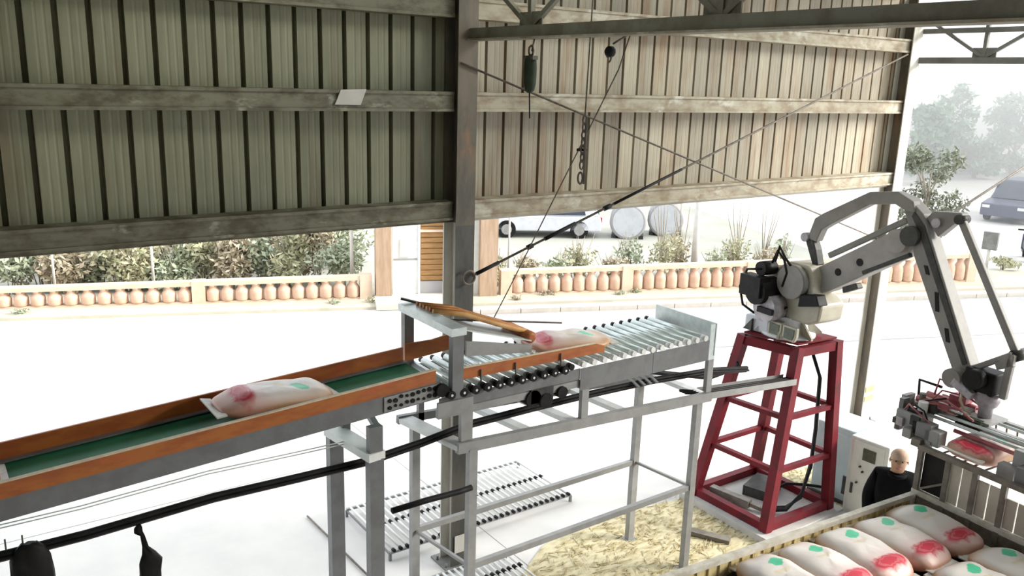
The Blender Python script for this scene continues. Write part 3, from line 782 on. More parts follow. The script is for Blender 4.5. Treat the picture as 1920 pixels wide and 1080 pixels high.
# black things hung on the hose bundle
def hung(px_, label, name, prof_, py0):
    q = ony(px_, py0, 6.13)
    m = MB(); n = 12; vs = []; fs = []
    for (r, dz, dx) in prof_:
        for k in range(n):
            t = 2 * math.pi * k / n
            vs.append(q + Vector((dx + r * math.cos(t), r * 0.45 * math.sin(t) + 0.012 * math.sin(5 * t + dz * 20), dz)))
    for i in range(len(prof_) - 1):
        for k in range(n):
            fs.append((i * n + k, i * n + (k + 1) % n, (i + 1) * n + (k + 1) % n, (i + 1) * n + k))
    m.add(vs, fs, True)
    m.f += [list(range(n))[::-1], [(len(prof_) - 1) * n + k for k in range(n)]]; m.sm += [False, False]; m.mi += [0, 0]
    return tag(m.build(name, MT['black'], loc=q), label, 'rag')
hung(262, 'black rag hanging by a thin neck below the hose bundle', 'black_rag', [(0.012, 0.05, 0), (0.03, 0.02, -.01), (0.03, -0.01, -.01), (0.015, -0.04, .015), (0.022, -0.14, .03), (0.05, -0.2, .05), (0.085, -0.27, .06), (0.075, -0.36, .05), (0.085, -0.48, .04), (0.05, -0.58, .04)], 995)
hung(55, 'wide black cloth bundle hanging on the hose bundle near the belt foot', 'black_cloth', [(0.05, 0.05, 0), (0.10, 0.0, 0), (0.125, -0.06, 0), (0.135, -0.2, .005), (0.14, -0.35, 0), (0.11, -0.5, 0)], 1030)

# ================================================================== FLOOR UNDER THE ROBOT
pts = []
for k in range(40):
    t = 2 * math.pi * k / 40
    r1 = 1 + 0.10 * math.sin(3 * t + 1) + 0.06 * math.sin(7 * t)
    pts.append((7.9 + 3.3 * r1 * math.cos(t), 6.15 + 1.20 * r1 * math.sin(t), 0.006))
tag(MB().prism(pts, (0, 0, 0.012)).build('straw_bed', MT['straw']), 'trampled straw litter spread over the floor under the robot', 'straw', kind='stuff')
random.seed(11)
m = MB()
for k in range(2600):
    t = random.uniform(0, 2 * math.pi); r1 = math.sqrt(random.random()) * 1.02
    c = Vector((7.9 + 3.3 * r1 * math.cos(t), 6.15 + 1.20 * r1 * math.sin(t), 0.014 + random.random() * 0.012))
    a = random.gauss(0.35, 0.5); l = random.uniform(0.05, 0.16)
    d = Vector((math.cos(a), math.sin(a), random.uniform(-.08, .12))) * l / 2
    m.bar(c - d, c + d, 0.007, 0.005)
tag(m.build('loose_straw', MT['straw2']), 'loose straw stalks lying on the trampled litter', 'straw', kind='stuff')
pl = thing('concrete_plinth', (8.85, 6.47, 0), 'pale concrete plinth under the red pedestal', 'plinth')
MB().box((8.85, 6.47, 0.05), (1.55, 1.5, 0.10)).build('plinth_slab', MT['plinth'], pl)
MB().box((9.6, 5.66, 0.04), (3.2, 0.22, 0.08)).build('plinth_edge', MT['plinth'], pl)
q = onz(1285, 1000); q2 = onz(1368, 1020)
tag(MB().bar(Vector((q.x, q.y, 0.05)), Vector((q2.x, q2.y, 0.04)), 0.11, 0.05).build('dark_plank', MT['truck_post'], loc=(q.x, q.y, 0.02)), 'dark plank lying on the straw before the red pedestal', 'plank')

# ================================================================== ROLLER RACKS ON THE GROUND
def rack(x0, x1, y0, y1, label, n):
    t = thing('rod_rack', ((x0 + x1) / 2, (y0 + y1) / 2, 0), label, 'rack')
    for yy in (y0, y1):
        MB().box(((x0 + x1) / 2, yy, 0.10), (x1 - x0, 0.03, 0.03)).build('rack_rail', MT['steel_lt'], t)
    for xx in (x0, x1):
        MB().box((xx, (y0 + y1) / 2, 0.085), (0.02, y1 - y0, 0.02)).build('rack_end', MT['steel_grey'], t)
        for yy in (y0, y1):
            MB().box((xx, yy, 0.045), (0.03, 0.03, 0.09)).build('foot', MT['steel_grey'], t)
    me = MB().tube((0, y0 + .02, 0), (0, y1 - .02, 0), 0.014, 7, mi=0).tube((0, y0 - .03, 0), (0, y0 + .02, 0), 0.022, 7, mi=1).tube((0, (y0 + y1) / 2 - .03, 0), (0, (y0 + y1) / 2 + .03, 0), 0.022, 7, mi=1)
    me = me.mesh('rod', [MT['white'], MT['black']])
    for k in range(n):
        inst(me, 'rod', t, Vector((x0 + (k + .5) * (x1 - x0) / n, 0, 0.125)) - ORG[t.name])
    return t
rack(4.05, 6.75, 7.95, 9.15, 'long rack of pale rods with black ends lying behind the dark column', 30)
rack(4.00, 5.20, 6.55, 7.25, 'short rack of pale rods with black ends lying before the dark column', 16)
tag(MB().tube((3.62, 9.4, 0.02), (3.72, 7.0, 0.02), 0.012, 6).build('loose_rod', MT['rod'], loc=(3.62, 9.4, 0)), 'single thin dark rod lying on the bright yard beside the racks', 'rod')

# ================================================================== RED PEDESTAL
pd = thing('robot_pedestal', (8.85, 6.45, 0.1), 'tapering red steel pedestal carrying the robot', 'pedestal')
bz, tz = 0.10, 2.40
bcorn = [Vector((8.22, 5.90, bz)), Vector((9.44, 5.86, bz)), Vector((9.46, 7.08, bz)), Vector((8.22, 7.09, bz))]
tcorn = [Vector((8.68, 6.05, tz)), Vector((9.38, 5.99, tz)), Vector((9.28, 6.74, tz)), Vector((8.52, 6.76, tz))]
def pc(i, f):
    return bcorn[i % 4].lerp(tcorn[i % 4], f)
for i in range(4):
    MB().bar(pc(i, 0), pc(i, 1), 0.12, 0.12, Vector((0, 1, 0))).build('leg', MT['red'], pd)
for f, w in ((0.025, .10), (0.33, .06), (0.62, .06), (0.975, .11)):
    for i in range(4):
        MB().bar(pc(i, f), pc(i + 1, f), 0.07 if w < .1 else 0.10, w).build('foot_rail' if f < .1 else ('top_rail' if f > .9 else 'cross_rail'), MT['red'], pd)
ctop = sum(tcorn, Vector()) / 4
MB().prism([p + Vector((0, 0, .035)) for p in tcorn], (0, 0, 0.02)).build('top_plate', MT['red'], pd)
# metal channel and hoses inside the pedestal
q0, q1 = Vector((8.35, 6.85, 0.16)), Vector((8.62, 6.35, 0.16))
tag(MB().bar((8.40, 6.95, 0.18), (8.50, 6.38, 0.18), 0.10, 0.10).bar((8.50, 6.38, 0.18), (8.62, 6.15, 0.13), 0.05, 0.05).build('scrap_channel', MT['truck_post'], loc=(8.45, 6.6, 0.1)), 'dark steel channel dropped inside the foot of the red pedestal', 'scrap')
rh = thing('robot_cables', (9.2, 6.3, 0.1), 'black robot cables looping down inside the red pedestal', 'cable')
for k in range(3):
    o = Vector((k * .03, k * .025, 0))
    MB().path([Vector((9.18, 6.25, 2.35)) + o, Vector((9.22, 6.05, 1.9)) + o, Vector((9.22, 6.02, 1.2)) + o, Vector((9.18, 6.0, 0.7)) + o, Vector((9.05, 6.0, 0.35 - k * .05)) + o, Vector((8.78, 6.02, 0.18)) + o, Vector((8.55, 6.18, 0.16)) + o], 0.022, 8).build('cable', MT['black'], rh)
MB().path([(9.05, 6.5, 0.15), (9.2, 6.35, 0.3), (9.45, 6.2, 0.28), (9.75, 6.1, 0.2), (10.0, 6.0, 0.13)], 0.02, 7).build('cable', MT['black'], rh)
MB().box((9.05, 6.62, 0.17), (0.5, 0.35, 0.14), rotz(0.3)).build('cable_coil_box', MT['robot_dark'], rh)

# ================================================================== ROBOT
RB = Vector((8.93, 6.45, 0)); RD = Vector((-0.103, -0.995, 0)).normalized(); RN = Vector((-RD.y, RD.x, 0))
def RP(u, z, off=0.0):
    p = RB + RD * u + RN * off
    return Vector((p.x, p.y, z))
rb = thing('palletizing_robot', (ctop.x, ctop.y, 2.44), 'grey four-axis palletizing robot arm on the red pedestal', 'robot')
def slab(pts, th, name, mat, off=0.0, par=None, bevel=0.012):
    return MB().prism([RP(u, z, off) for u, z in pts], RN * th).build(name, mat, par or rb, bevel)
def disc(u, z, r, o0, o1, name, mat, par=None, n=20):
    return MB().tube(RP(u, z, o0), RP(u, z, o1), r, n).build(name, mat, par or rb)
def linkbar(u0, z0, u1, z1, w, th, name, mat, off=0.0, par=None):
    d = Vector((u1 - u0, z1 - z0)).normalized(); nn = Vector((-d.y, d.x)) * w / 2
    return slab([(u0 + nn.x, z0 + nn.y), (u1 + nn.x, z1 + nn.y), (u1 - nn.x, z1 - nn.y), (u0 - nn.x, z0 - nn.y)], th, name, mat, off, par)
bs = MB().rev([(0.34, 0.0), (0.34, 0.03), (0.25, 0.05), (0.22, 0.20), (0.27, 0.24), (0.27, 0.27)], RP(0.05, 2.45), 28).build('base', MT['robot_white'], rb)
for k in range(6):
    a = k * math.pi / 3 + 0.35
    d = Vector((math.cos(a), math.sin(a), 0)); c = RP(0.05, 2.47)
    MB().prism([c + d * 0.22, c + d * 0.42, c + d * 0.42 + Z * 0.03, c + d * 0.23 + Z * 0.20], Vector((-d.y, d.x, 0)) * 0.03).build('base_gusset', MT['robot_cream'] if k in (3, 4, 5) else MT['robot_white'], bs)
for du in (0.12, 0.36):
    c0 = RP(du, 2.57, -0.30)
    fr = MB()
    w2, h2 = 0.11, 0.095
    loop = [(-w2, -h2), (w2 * .7, -h2), (w2, -h2 * .2), (w2, h2), (-w2, h2)]
    fr.prism([c0 + RD * a_ + Z * b2 for a_, b2 in loop], RN * 0.05)
    fo = fr.build('base_box', MT['robot_cream'], bs, 0.01)
    MB().prism([c0 - RN * 0.027 + RD * a_ * .72 + Z * b2 * .72 for a_, b2 in loop], RN * 0.01).build('base_recess', MT['screen'], fo)
MB().box(RP(-0.22, 2.55, -0.18), (0.30, 0.34, 0.20), rotz(0.15)).build('base_cover', MT['robot_white'], bs, 0.02)
MB().prism([RP(-0.36, 2.46, -0.36), RP(-0.22, 2.46, -0.36), RP(-0.22, 2.62, -0.36)], RN * 0.03).build('base_gusset', MT['robot_dark'], bs)
slab([(-0.33, 2.74), (-0.2, 2.70), (0.5, 2.70), (0.66, 2.78), (0.68, 2.98), (0.5, 3.1), (0.5, 3.3), (0.42, 3.42), (0.1, 3.42), (-0.12, 3.28), (-0.32, 3.12)], 0.42, 'swivel_body', MT['robot_cream'], 0.02, None, 0.03)
sw = [o for o in rb.children if o.name.startswith('swivel_body')][0]
# drive motors on the near side
dm = MB().tube(RP(-0.10, 3.02, -0.18), RP(-0.10, 3.02, -0.50), 0.17, 18).build('drive_motor', MT['black'], rb)
MB().box(RP(-0.16, 3.08, -0.45), (0.34, 0.18, 0.26), rotz(math.atan2(RD.y, RD.x) - math.pi)).build('motor_box', MT['black'], dm)
MB().tube(RP(-0.12, 3.30, -0.2), RP(-0.12, 3.30, -0.42), 0.09, 14).build('motor_cap', MT['black'], dm)
gb = disc(0.0, 2.82, 0.18, -0.18, -0.42, 'gearbox', MT['lilac'])
MB().box(RP(0.05, 2.80, -0.44), (0.05, 0.24, 0.07), rotz(math.atan2(RD.y, RD.x) - math.pi / 2)).build('cable_plug', MT['black'], gb)
disc(0.26, 3.20, 0.21, -0.20, -0.30, 'shoulder_joint', MT['robot'])
slab([(0.40, 2.92), (0.72, 3.0), (0.66, 3.12), (0.42, 3.08)], 0.16, 'under_motor', MT['black'], -0.2)
slab([(0.92, 3.20), (1.12, 3.30), (1.08, 3.36), (0.90, 3.27)], 0.10, 'lower_bracket', MT['robot_dark'], -0.1)
for k, pts_ in enumerate([[(-0.1, 3.3), (-0.34, 3.25), (-0.44, 3.0), (-0.36, 2.78), (-0.15, 2.72)], [(0.05, 3.42), (0.1, 3.62), (0.2, 3.5), (0.3, 3.42)], [(-0.05, 3.38), (0.02, 3.55), (0.14, 3.45), (0.2, 3.3), (0.15, 3.12)], [(-0.3, 2.85), (-0.12, 2.74), (0.1, 2.78), (0.2, 2.86)]]):
    MB().path([RP(u, z, -0.42 + 0.06 * k) for u, z in pts_], 0.016, 7).build('hose', MT['black'], rb)
# lower arm
la = slab([(0.30, 3.12), (0.36, 3.36), (0.52, 3.46), (1.40, 4.02), (1.56, 4.06), (1.66, 3.92), (1.58, 3.76), (0.62, 3.14), (0.45, 3.06)], 0.20, 'lower_arm', MT['robot_light'], 0.08)
for u, z in ((0.72, 3.40), (1.00, 3.575)):
    disc(u, z, 0.045, -0.015, -0.026, 'arm_hole', MT['black'], la)
disc(1.46, 3.91, 0.13, -0.07, 0.24, 'elbow_joint', MT['robot_light'])
disc(1.62, 3.99, 0.11, -0.03, -0.09, 'elbow_cover', MT['robot_dark'])
linkbar(1.05, 3.46, 1.62, 3.78, 0.05, 0.06, 'elbow_hose', MT['robot_dark'], 0.0)
# bent upper link
slab([(0.22, 3.72), (0.30, 3.98), (0.42, 4.06), (1.02, 4.39), (1.38, 4.44), (1.58, 4.36), (1.62, 4.25), (1.52, 4.24), (1.36, 4.30), (1.04, 4.25), (0.52, 3.93), (0.42, 3.86), (0.36, 3.70)], 0.12, 'bent_link', MT['robot'], 0.02)
slab([(0.17, 3.72), (0.28, 3.76), (0.36, 3.6), (0.42, 3.42), (0.34, 3.40)], 0.12, 'rear_lever', MT['robot_dark'], 0.03)
disc(0.19, 3.73, 0.055, -0.06, 0.10, 'lever_pin', MT['lilac'])
linkbar(0.50, 3.55, 1.48, 4.14, 0.07, 0.05, 'parallel_rod', MT['robot'], 0.06)
# forearm
fa = slab([(1.36, 4.42), (1.52, 4.38), (1.70, 4.24), (1.82, 4.02), (2.50, 2.74), (2.46, 2.62), (2.36, 2.60), (2.28, 2.70), (1.66, 3.78), (1.58, 4.02), (1.44, 4.30)], 0.17, 'forearm', MT['robot'], 0.07)
slab([(1.60, 4.25), (1.74, 4.12), (2.44, 2.80), (2.40, 2.77), (1.68, 4.06), (1.58, 4.20)], 0.02, 'forearm_seam', MT['robot_dark'], -0.018, fa, 0)
for u, z, h in ((1.83, 3.66, .045), (2.00, 3.35, .10), (2.17, 3.03, .07)):
    slab([(u - .03, z + h), (u + .01, z + h), (u + .05, z - h), (u + .01, z - h)], 0.012, 'forearm_slot', MT['black'], -0.018, fa, 0)
tp = slab([(1.72, 4.20), (1.78, 4.28), (2.10, 4.31), (2.14, 4.22), (2.04, 4.19), (1.88, 4.02)], 0.12, 'elbow_plate', MT['robot'], 0.08)
disc(1.86, 4.17, 0.05, -0.0, -0.02, 'plate_boss', MT['lilac'], tp)
linkbar(2.09, 4.24, 2.87, 3.03, 0.075, 0.06, 'wrist_rod', MT['robot'], 0.06)
disc(2.09, 4.24, 0.05, 0.0, 0.14, 'rod_pin', MT['robot_dark'])
disc(2.88, 3.01, 0.06, 0.0, 0.20, 'rod_pin', MT['robot_dark'])
# wrist
disc(2.38, 2.64, 0.10, -0.16, 0.16, 'wrist_joint', MT['robot'])
wl = linkbar(2.50, 2.76, 2.88, 3.03, 0.06, 0.06, 'wrist_lever', MT['robot'], -0.02)
linkbar(2.88, 3.03, 2.86, 2.56, 0.07, 0.06, 'lever_arm', MT['robot'], -0.02, wl)
linkbar(2.74, 2.88, 2.90, 2.96, 0.10, 0.06, 'lever_web', MT['robot'], -0.02, wl)
MB().box(RP(2.64, 2.68, 0.0), (0.22, 0.32, 0.24), rotz(math.atan2(RD.y, RD.x) - math.pi / 2)).build('wrist_casting', MT['black'], rb, 0.02)
MB().tube(RP(2.64, 2.72, -0.12), RP(2.64, 2.72, -0.24), 0.10, 16).build('wrist_motor', MT['black'], rb)
linkbar(2.40, 2.62, 2.62, 2.52, 0.09, 0.14, 'wrist_link', MT['lilac'], -0.1)
MB().rev([(0.12, 0.0), (0.125, -0.08), (0.10, -0.14), (0.07, -0.17), (0.065, -0.27)], RP(2.70, 2.58), 18).build('tool_flange', MT['lilac'], rb)
MB().path([RP(2.5, 2.6, -.12), RP(2.52, 2.45, -.16), RP(2.56, 2.36, -.14), RP(2.62, 2.33, -.1)], 0.014, 6).build('air_hose', MT['wood_edge'], rb)

# ================================================================== GRIPPER
GF = RP(2.70, 2.31)
gr = thing('bag_gripper', GF, 'cluttered bag gripper with rails, valves and pinkish cylinders under the robot wrist', 'gripper')
GX, GY = Vector((0.995, -0.08, 0)), Vector((-0.08, -0.995, 0))
def GP(x, y, z):
    p = GF + GX * x + GY * y
    return Vector((p.x, p.y, 2.31 + z))
grot = rotz(math.atan2(GX.y, GX.x))
def gbox(x, y, z, d, name, mat, par=None, bevel=0.0):
    return MB().box(GP(x, y, z), d, grot).build(name, mat, par or gr, bevel)
gbox(0, 0, -0.015, (0.34, 0.30, 0.025), 'mounting_plate', MT['steel_lt'])
for x_ in (-0.16, 0.16):
    MB().bar(GP(x_, -0.72, -0.06), GP(x_, 0.95, -0.06), 0.06, 0.06).build('main_beam', MT['steel_lt'], gr)
for x_, z_ in ((-0.28, -0.02), (-0.36, -0.05), (0.02, -0.03)):
    MB().tube(GP(x_, -0.55, z_), GP(x_, 0.95, z_), 0.018, 8).build('guide_rail', MT['galv'], gr)
MB().tube(GP(-0.32, -0.1, -0.13), GP(-0.32, 0.95, -0.13), 0.022, 8).build('pink_rail', MT['grip_pink'], gr)
# left end clutter
gbox(-0.42, -0.62, -0.06, (0.10, 0.05, 0.24), 'end_plate', MT['steel_grey'])
gbox(-0.30, -0.66, -0.02, (0.16, 0.05, 0.18), 'end_plate', MT['steel_lt'])
gbox(-0.50, -0.28, -0.16, (0.14, 0.16, 0.16), 'valve_box', MT['steel_grey'], None, .008)
gbox(-0.50, -0.38, -0.16, (0.12, 0.05, 0.12), 'valve_box', MT['black'])
gbox(-0.46, -0.56, -0.18, (0.12, 0.2, 0.06), 'clamp_block', MT['robot_dark'])
gbox(-0.44, -0.46, -0.05, (0.10, 0.14, 0.07), 'clamp_block', MT['black'])
gbox(-0.46, -0.62, -0.21, (0.06, 0.06, 0.14), 'clamp_post', MT['rod'])
gbox(-0.50, -0.36, -0.28, (0.06, 0.3, 0.05), 'clamp_bar', MT['robot_dark'])
fo = MB().path([GP(-0.05, -0.70, -0.05), GP(-0.05, -0.72, 0.17), GP(-0.05, -0.46, 0.17)], 0.016, 6).build('top_frame', MT['black'], gr)
for x_, y0_, y1_, z_ in ((-0.20, -0.62, -0.18, 0.02), (-0.06, -0.60, -0.22, 0.05), (0.06, -0.5, -0.12, 0.03), (-0.30, -0.55, -0.2, 0.06)):
    cy = MB().tube(GP(x_, y0_, z_), GP(x_, y1_, z_), 0.035, 12).build('air_cylinder', MT['grip_pink'], gr)
    MB().tube(GP(x_, y1_, z_), GP(x_, y1_ + .14, z_), 0.012, 8).build('piston_rod', MT['galv'], cy)
MB().path([GP(-0.1, -0.5, 0.08), GP(-0.08, -0.48, 0.26), GP(0.0, -0.25, 0.24), GP(0.06, -0.05, 0.16), GP(0.05, 0.0, 0.02)], 0.011, 6).build('red_hose', MT['grip_pink'], gr)
MB().path([GP(-0.2, -0.45, 0.06), GP(-0.22, -0.35, 0.2), GP(-0.1, -0.15, 0.18), GP(0.0, -0.08, 0.1)], 0.010, 6).build('red_hose', MT['grip_pink'], gr)
MB().path([GP(-0.3, -0.4, 0.08), GP(-0.3, -0.25, 0.14), GP(-0.25, -0.1, 0.06), GP(-0.28, 0.05, 0.02)], 0.012, 6).build('red_hose', MT['grip_pink'], gr)
gbox(0.0, -0.26, 0.11, (0.16, 0.18, 0.06), 'manifold', MT['grip_pink'])
gbox(0.02, -0.22, 0.15, (0.07, 0.14, 0.03), 'manifold_cap', MT['black'])
for k in range(4):
    gbox(-0.22, -0.02, -0.02 + 0.03 * k - 0.05, (0.06, 0.26, 0.012), 'rail_block', MT['hoist'])
for y_ in (-0.58, 0.86):
    gbox(-0.05, y_, -0.11, (0.62, 0.05, 0.06), 'cross_beam', MT['steel_grey'])
gbox(-0.42, -0.48, -0.13, (0.20, 0.30, 0.18), 'carriage', MT['steel_lt'], None, .01)
gbox(-0.50, -0.18, -0.20, (0.14, 0.16, 0.16), 'clamp_motor', MT['steel_lt'], None, .01)
gbox(-0.53, -0.40, -0.10, (0.03, 0.10, 0.10), 'carriage_cover', MT['robot_dark'])
gbox(-0.54, -0.56, -0.16, (0.03, 0.07, 0.09), 'carriage_cover', MT['lilac'])
# right end
gbox(-0.38, 0.66, -0.14, (0.12, 0.2, 0.20), 'valve_box', MT['steel_lt'], None, .008)
gbox(-0.34, 0.88, -0.10, (0.10, 0.06, 0.26), 'pink_bracket', MT['grip_pink'])
gbox(-0.42, 0.98, -0.22, (0.16, 0.18, 0.18), 'clamp_block', MT['robot_dark'])
gbox(0.02, 0.74, 0.06, (0.2, 0.3, 0.06), 'top_cover', MT['grip_pink'])
gbox(-0.1, 1.0, 0.0, (0.1, 0.2, 0.05), 'top_cover', MT['steel_lt'])
gbox(-0.52, -0.44, -0.24, (0.14, 0.10, 0.10), 'valve_box', MT['steel_lt'], None, .008)
gbox(-0.58, -0.30, -0.28, (0.10, 0.10, 0.08), 'clamp_block', MT['truck_post'])
gbox(-0.36, -0.66, -0.20, (0.16, 0.04, 0.22), 'end_plate', MT['steel_lt'])
gbox(-0.56, -0.20, -0.29, (0.05, 0.05, 0.10), 'clamp_post', MT['steel_lt'])
MB().tube(GP(-0.40, -0.42, -0.08), GP(-0.40, -0.42, 0.08), 0.05, 12).build('filter_bowl', MT['white'], gr)
MB().tube(GP(-0.30, -0.50, 0.02), GP(-0.30, -0.50, 0.13), 0.035, 12).build('regulator', MT['rod'], gr)
gbox(-0.30, -0.36, 0.02, (0.12, 0.10, 0.10), 'sensor_head', MT['robot_dark'])
for k, (a_, b_, c_) in enumerate(((-0.58, 0.10, -0.10), (-0.48, 0.04, -0.30), (-0.35, 0.22, -0.02), (-0.30, 0.4, 0.05))):
    MB().path([GP(-0.45 + k * .07, -0.62 + k * .03, -0.12 + k * .05), GP(-0.52 + k * .05, -0.5, 0.05), GP(a_, -0.4 + k * .05, b_ * .4), GP(a_ + .1, -0.25, c_)], 0.009, 5).build('thin_hose', MT['black'] if k % 2 else MT['grip_pink'], gr)
gbox(-0.50, 0.80, -0.22, (0.16, 0.26, 0.16), 'valve_box', MT['steel_grey'], None, .008)
gbox(-0.52, 1.05, -0.20, (0.14, 0.14, 0.22), 'valve_box', MT['robot_dark'])
gbox(-0.46, 0.55, -0.27, (0.10, 0.16, 0.14), 'clamp_block', MT['steel_lt'])
gbox(-0.42, 1.02, -0.05, (0.06, 0.05, 0.34), 'pink_bracket', MT['grip_pink'])
# fork tines that carry the bag
for k in range(6):
    y_ = -0.12 + k * 0.11
    MB().path([GP(0.26, y_, -0.08), GP(0.29, y_, -0.25), GP(0.24, y_, -0.345), GP(0.0, y_, -0.365), GP(-0.48, y_, -0.365)], 0.010, 6).build('fork_tine', MT['rod'], gr)
q = GP(-0.16, 0.16, -0.245)
bag(GRIP_BAG, 0.80, q, (0, -0.05, math.atan2(GX.y, GX.x) + math.pi), 'rice bag clamped in the gripper with its red end showing')

# ================================================================== CONTROL CABINETS
def cabinet(name, c, d, rz, mat, label, door):
    t = thing(name, c, label, 'cabinet', rz=0)
    R = rotz(rz)
    def L(x, y, z):
        return V3(c) + R @ Vector((x, y, z))
    MB().box(L(0, 0, 0.03), (d[0] * 1.1, d[1] * 1.1, 0.06), R).build('plinth', MT['redspot'] if door else MT['robot_dark'], t)
    MB().box(L(0, 0, d[2] / 2 + .03), d, R).build('body', mat, t, 0.015)
    return t, L, R
t, L, R = cabinet('control_cabinet', (9.92, 5.50, 0), (0.62, 0.52, 1.12), 0.06, MT['cabinet'], 'white control cabinet with a small dark screen behind the truck corner', True)
dr = MB().box(L(-0.315, 0, 0.62), (0.02, 0.40, 0.98), R).build('door', MT['cabinet'], t, .005)
MB().box(L(-0.328, -0.02, 0.96), (0.015, 0.17, 0.16), R).build('screen', MT['screen'], dr)
for yy, zz in ((0.08, 0.78), (0.04, 0.72), (-0.1, 0.74), (-0.06, 0.66), (0.1, 0.55)):
    MB().tube(L(-0.325, yy, zz), L(-0.35, yy, zz), 0.014, 8).build('button', MT['robot_dark'], dr)
MB().box(L(-0.33, 0.16, 0.45), (0.02, 0.03, 0.14), R).build('handle', MT['robot_dark'], dr)
t, L, R = cabinet('transformer_cabinet', (10.15, 6.12, 0), (0.60, 0.60, 1.05), 0.05, MT['cabinet_blue'], 'pale blue cabinet standing between the red pedestal and the white cabinet', False)
MB().box(L(-0.305, 0, 0.56), (0.015, 0.50, 0.86), R).build('door', MT['cabinet_blue'], t, .005)
MB().box(L(-0.315, -0.2, 0.30), (0.02, 0.05, 0.26), R).build('vent', MT['robot_dark'], t)
rl = MB().tube(L(-0.12, 0.16, 1.05), L(-0.12, 0.16, 1.13), 0.04, 12).build('emergency_button', MT['redspot'], t)

# ================================================================== PERSON
def person():
    px, py = 8.44, 4.46
    t = thing('person', (px, py, 0), 'person in a black jacket standing at the corner of the truck', 'person', rz=math.radians(-150))
    # local frame: +x is forward (the person looks along +x), z up
    t.scale = (1.06, 1.06, 1.0)
    J = {'pel': ((0, 0, 0.95), .15), 'sp1': ((0.0, 0, 1.12), .155), 'sp2': ((0.01, 0, 1.29), .155), 'nk': ((0.03, 0, 1.47), .062), 'h0': ((0.055, 0, 1.545), .075), 'h1': ((0.07, 0, 1.62), .088), 'h2': ((0.065, 0, 1.70), .07),
         'shl': ((0, .18, 1.40), .085), 'ell': ((0.0, .245, 1.13), .068), 'wrl': ((0.12, .23, 0.90), .042), 'hal': ((0.19, .22, 0.84), .034),
         'shr': ((0, -.18, 1.40), .085), 'elr': ((0.0, -.245, 1.13), .068), 'wrr': ((0.12, -.23, 0.90), .042), 'har': ((0.19, -.22, 0.84), .034),
         'hpl': ((0, .10, 0.90), .10), 'knl': ((0.02, .11, 0.50), .07), 'anl': ((0, .11, 0.10), .048), 'tol': ((0.15, .12, 0.045), .042),
         'hpr': ((0, -.10, 0.90), .10), 'knr': ((0.02, -.11, 0.50), .07), 'anr': ((0, -.11, 0.10), .048), 'tor': ((0.15, -.12, 0.045), .042)}
    for s_, sg in (('l', 1), ('r', -1)):
        for k, (dx, dy, l) in enumerate(((0.05, -0.035, .8), (0.075, -0.012, 1), (0.072, 0.012, .95), (0.06, 0.032, .8))):
            b0 = J['ha' + s_][0]
            J['f%s%da' % (s_, k)] = ((b0[0] + .03, b0[1] - dy * sg, b0[2] - .03), .010)
            J['f%s%db' % (s_, k)] = ((b0[0] + dx * .8, b0[1] - dy * sg * 1.15, b0[2] - .075 * l), .009)
            J['f%s%dc' % (s_, k)] = ((b0[0] + dx * .75, b0[1] - dy * sg * 1.15, b0[2] - .11 * l), .008)
        b0 = J['ha' + s_][0]
        J['f%sTa' % s_] = ((b0[0] + .02, b0[1] - .04 * sg, b0[2] + .005), .011)
        J['f%sTb' % s_] = ((b0[0] + .06, b0[1] - .055 * sg, b0[2] - .02), .009)
    names = list(J); ix = {n: i for i, n in enumerate(names)}
    E_ = [('pel', 'sp1'), ('sp1', 'sp2'), ('sp2', 'nk'), ('nk', 'h0'), ('h0', 'h1'), ('h1', 'h2')]
    for s_ in 'lr':
        E_ += [('sp2', 'sh' + s_), ('sh' + s_, 'el' + s_), ('el' + s_, 'wr' + s_), ('wr' + s_, 'ha' + s_), ('pel', 'hp' + s_), ('hp' + s_, 'kn' + s_), ('kn' + s_, 'an' + s_), ('an' + s_, 'to' + s_)]
        for k in range(4):
            E_ += [('ha' + s_, 'f%s%da' % (s_, k)), ('f%s%da' % (s_, k), 'f%s%db' % (s_, k)), ('f%s%db' % (s_, k), 'f%s%dc' % (s_, k))]
        E_ += [('ha' + s_, 'f%sTa' % s_), ('f%sTa' % s_, 'f%sTb' % s_)]
    me = bpy.data.meshes.new('body_skeleton')
    me.from_pydata([J[n][0] for n in names], [(ix[a], ix[b_]) for a, b_ in E_], [])
    ob = bpy.data.objects.new('body_skeleton', me); COL.objects.link(ob)
    md = ob.modifiers.new('skin', 'SKIN'); md.use_smooth_shade = True
    for i, n in enumerate(names):
        sv = me.skin_vertices[0].data[i]
        r = J[n][1]
        sv.radius = (r, r * (1.25 if n in ('sp1', 'sp2', 'pel') else 1.0))
        sv.use_root = (n == 'pel')
    sb_ = ob.modifiers.new('sub', 'SUBSURF'); sb_.levels = 2; sb_.render_levels = 2
    dg = bpy.context.evaluated_depsgraph_get()
    bm_ = bpy.data.meshes.new_from_object(ob.evaluated_get(dg))
    bpy.data.objects.remove(ob)
    bm_.name = 'body'
    bm_.materials.clear()
    for m in (MT['jacket'], MT['skin'], MT['trousers'], MT['robot_dark']):
        bm_.materials.append(m)
    for v in bm_.vertices:
        c = v.co
        if c.z > 1.5:      # face relief
            fx = c.x - 0.07; fz = c.z - 1.62
            if fx > 0.03:
                c.x += 0.022 * math.exp(-((c.y / .016) ** 2) - ((fz + 0.005) / .03) ** 2)          # nose
                c.x -= 0.010 * math.exp(-(((abs(c.y) - .032) / .016) ** 2) - ((fz - 0.02) / .014) ** 2)  # eye sockets
                c.x += 0.006 * math.exp(-((c.y / .03) ** 2) - ((fz + 0.055) / .02) ** 2)
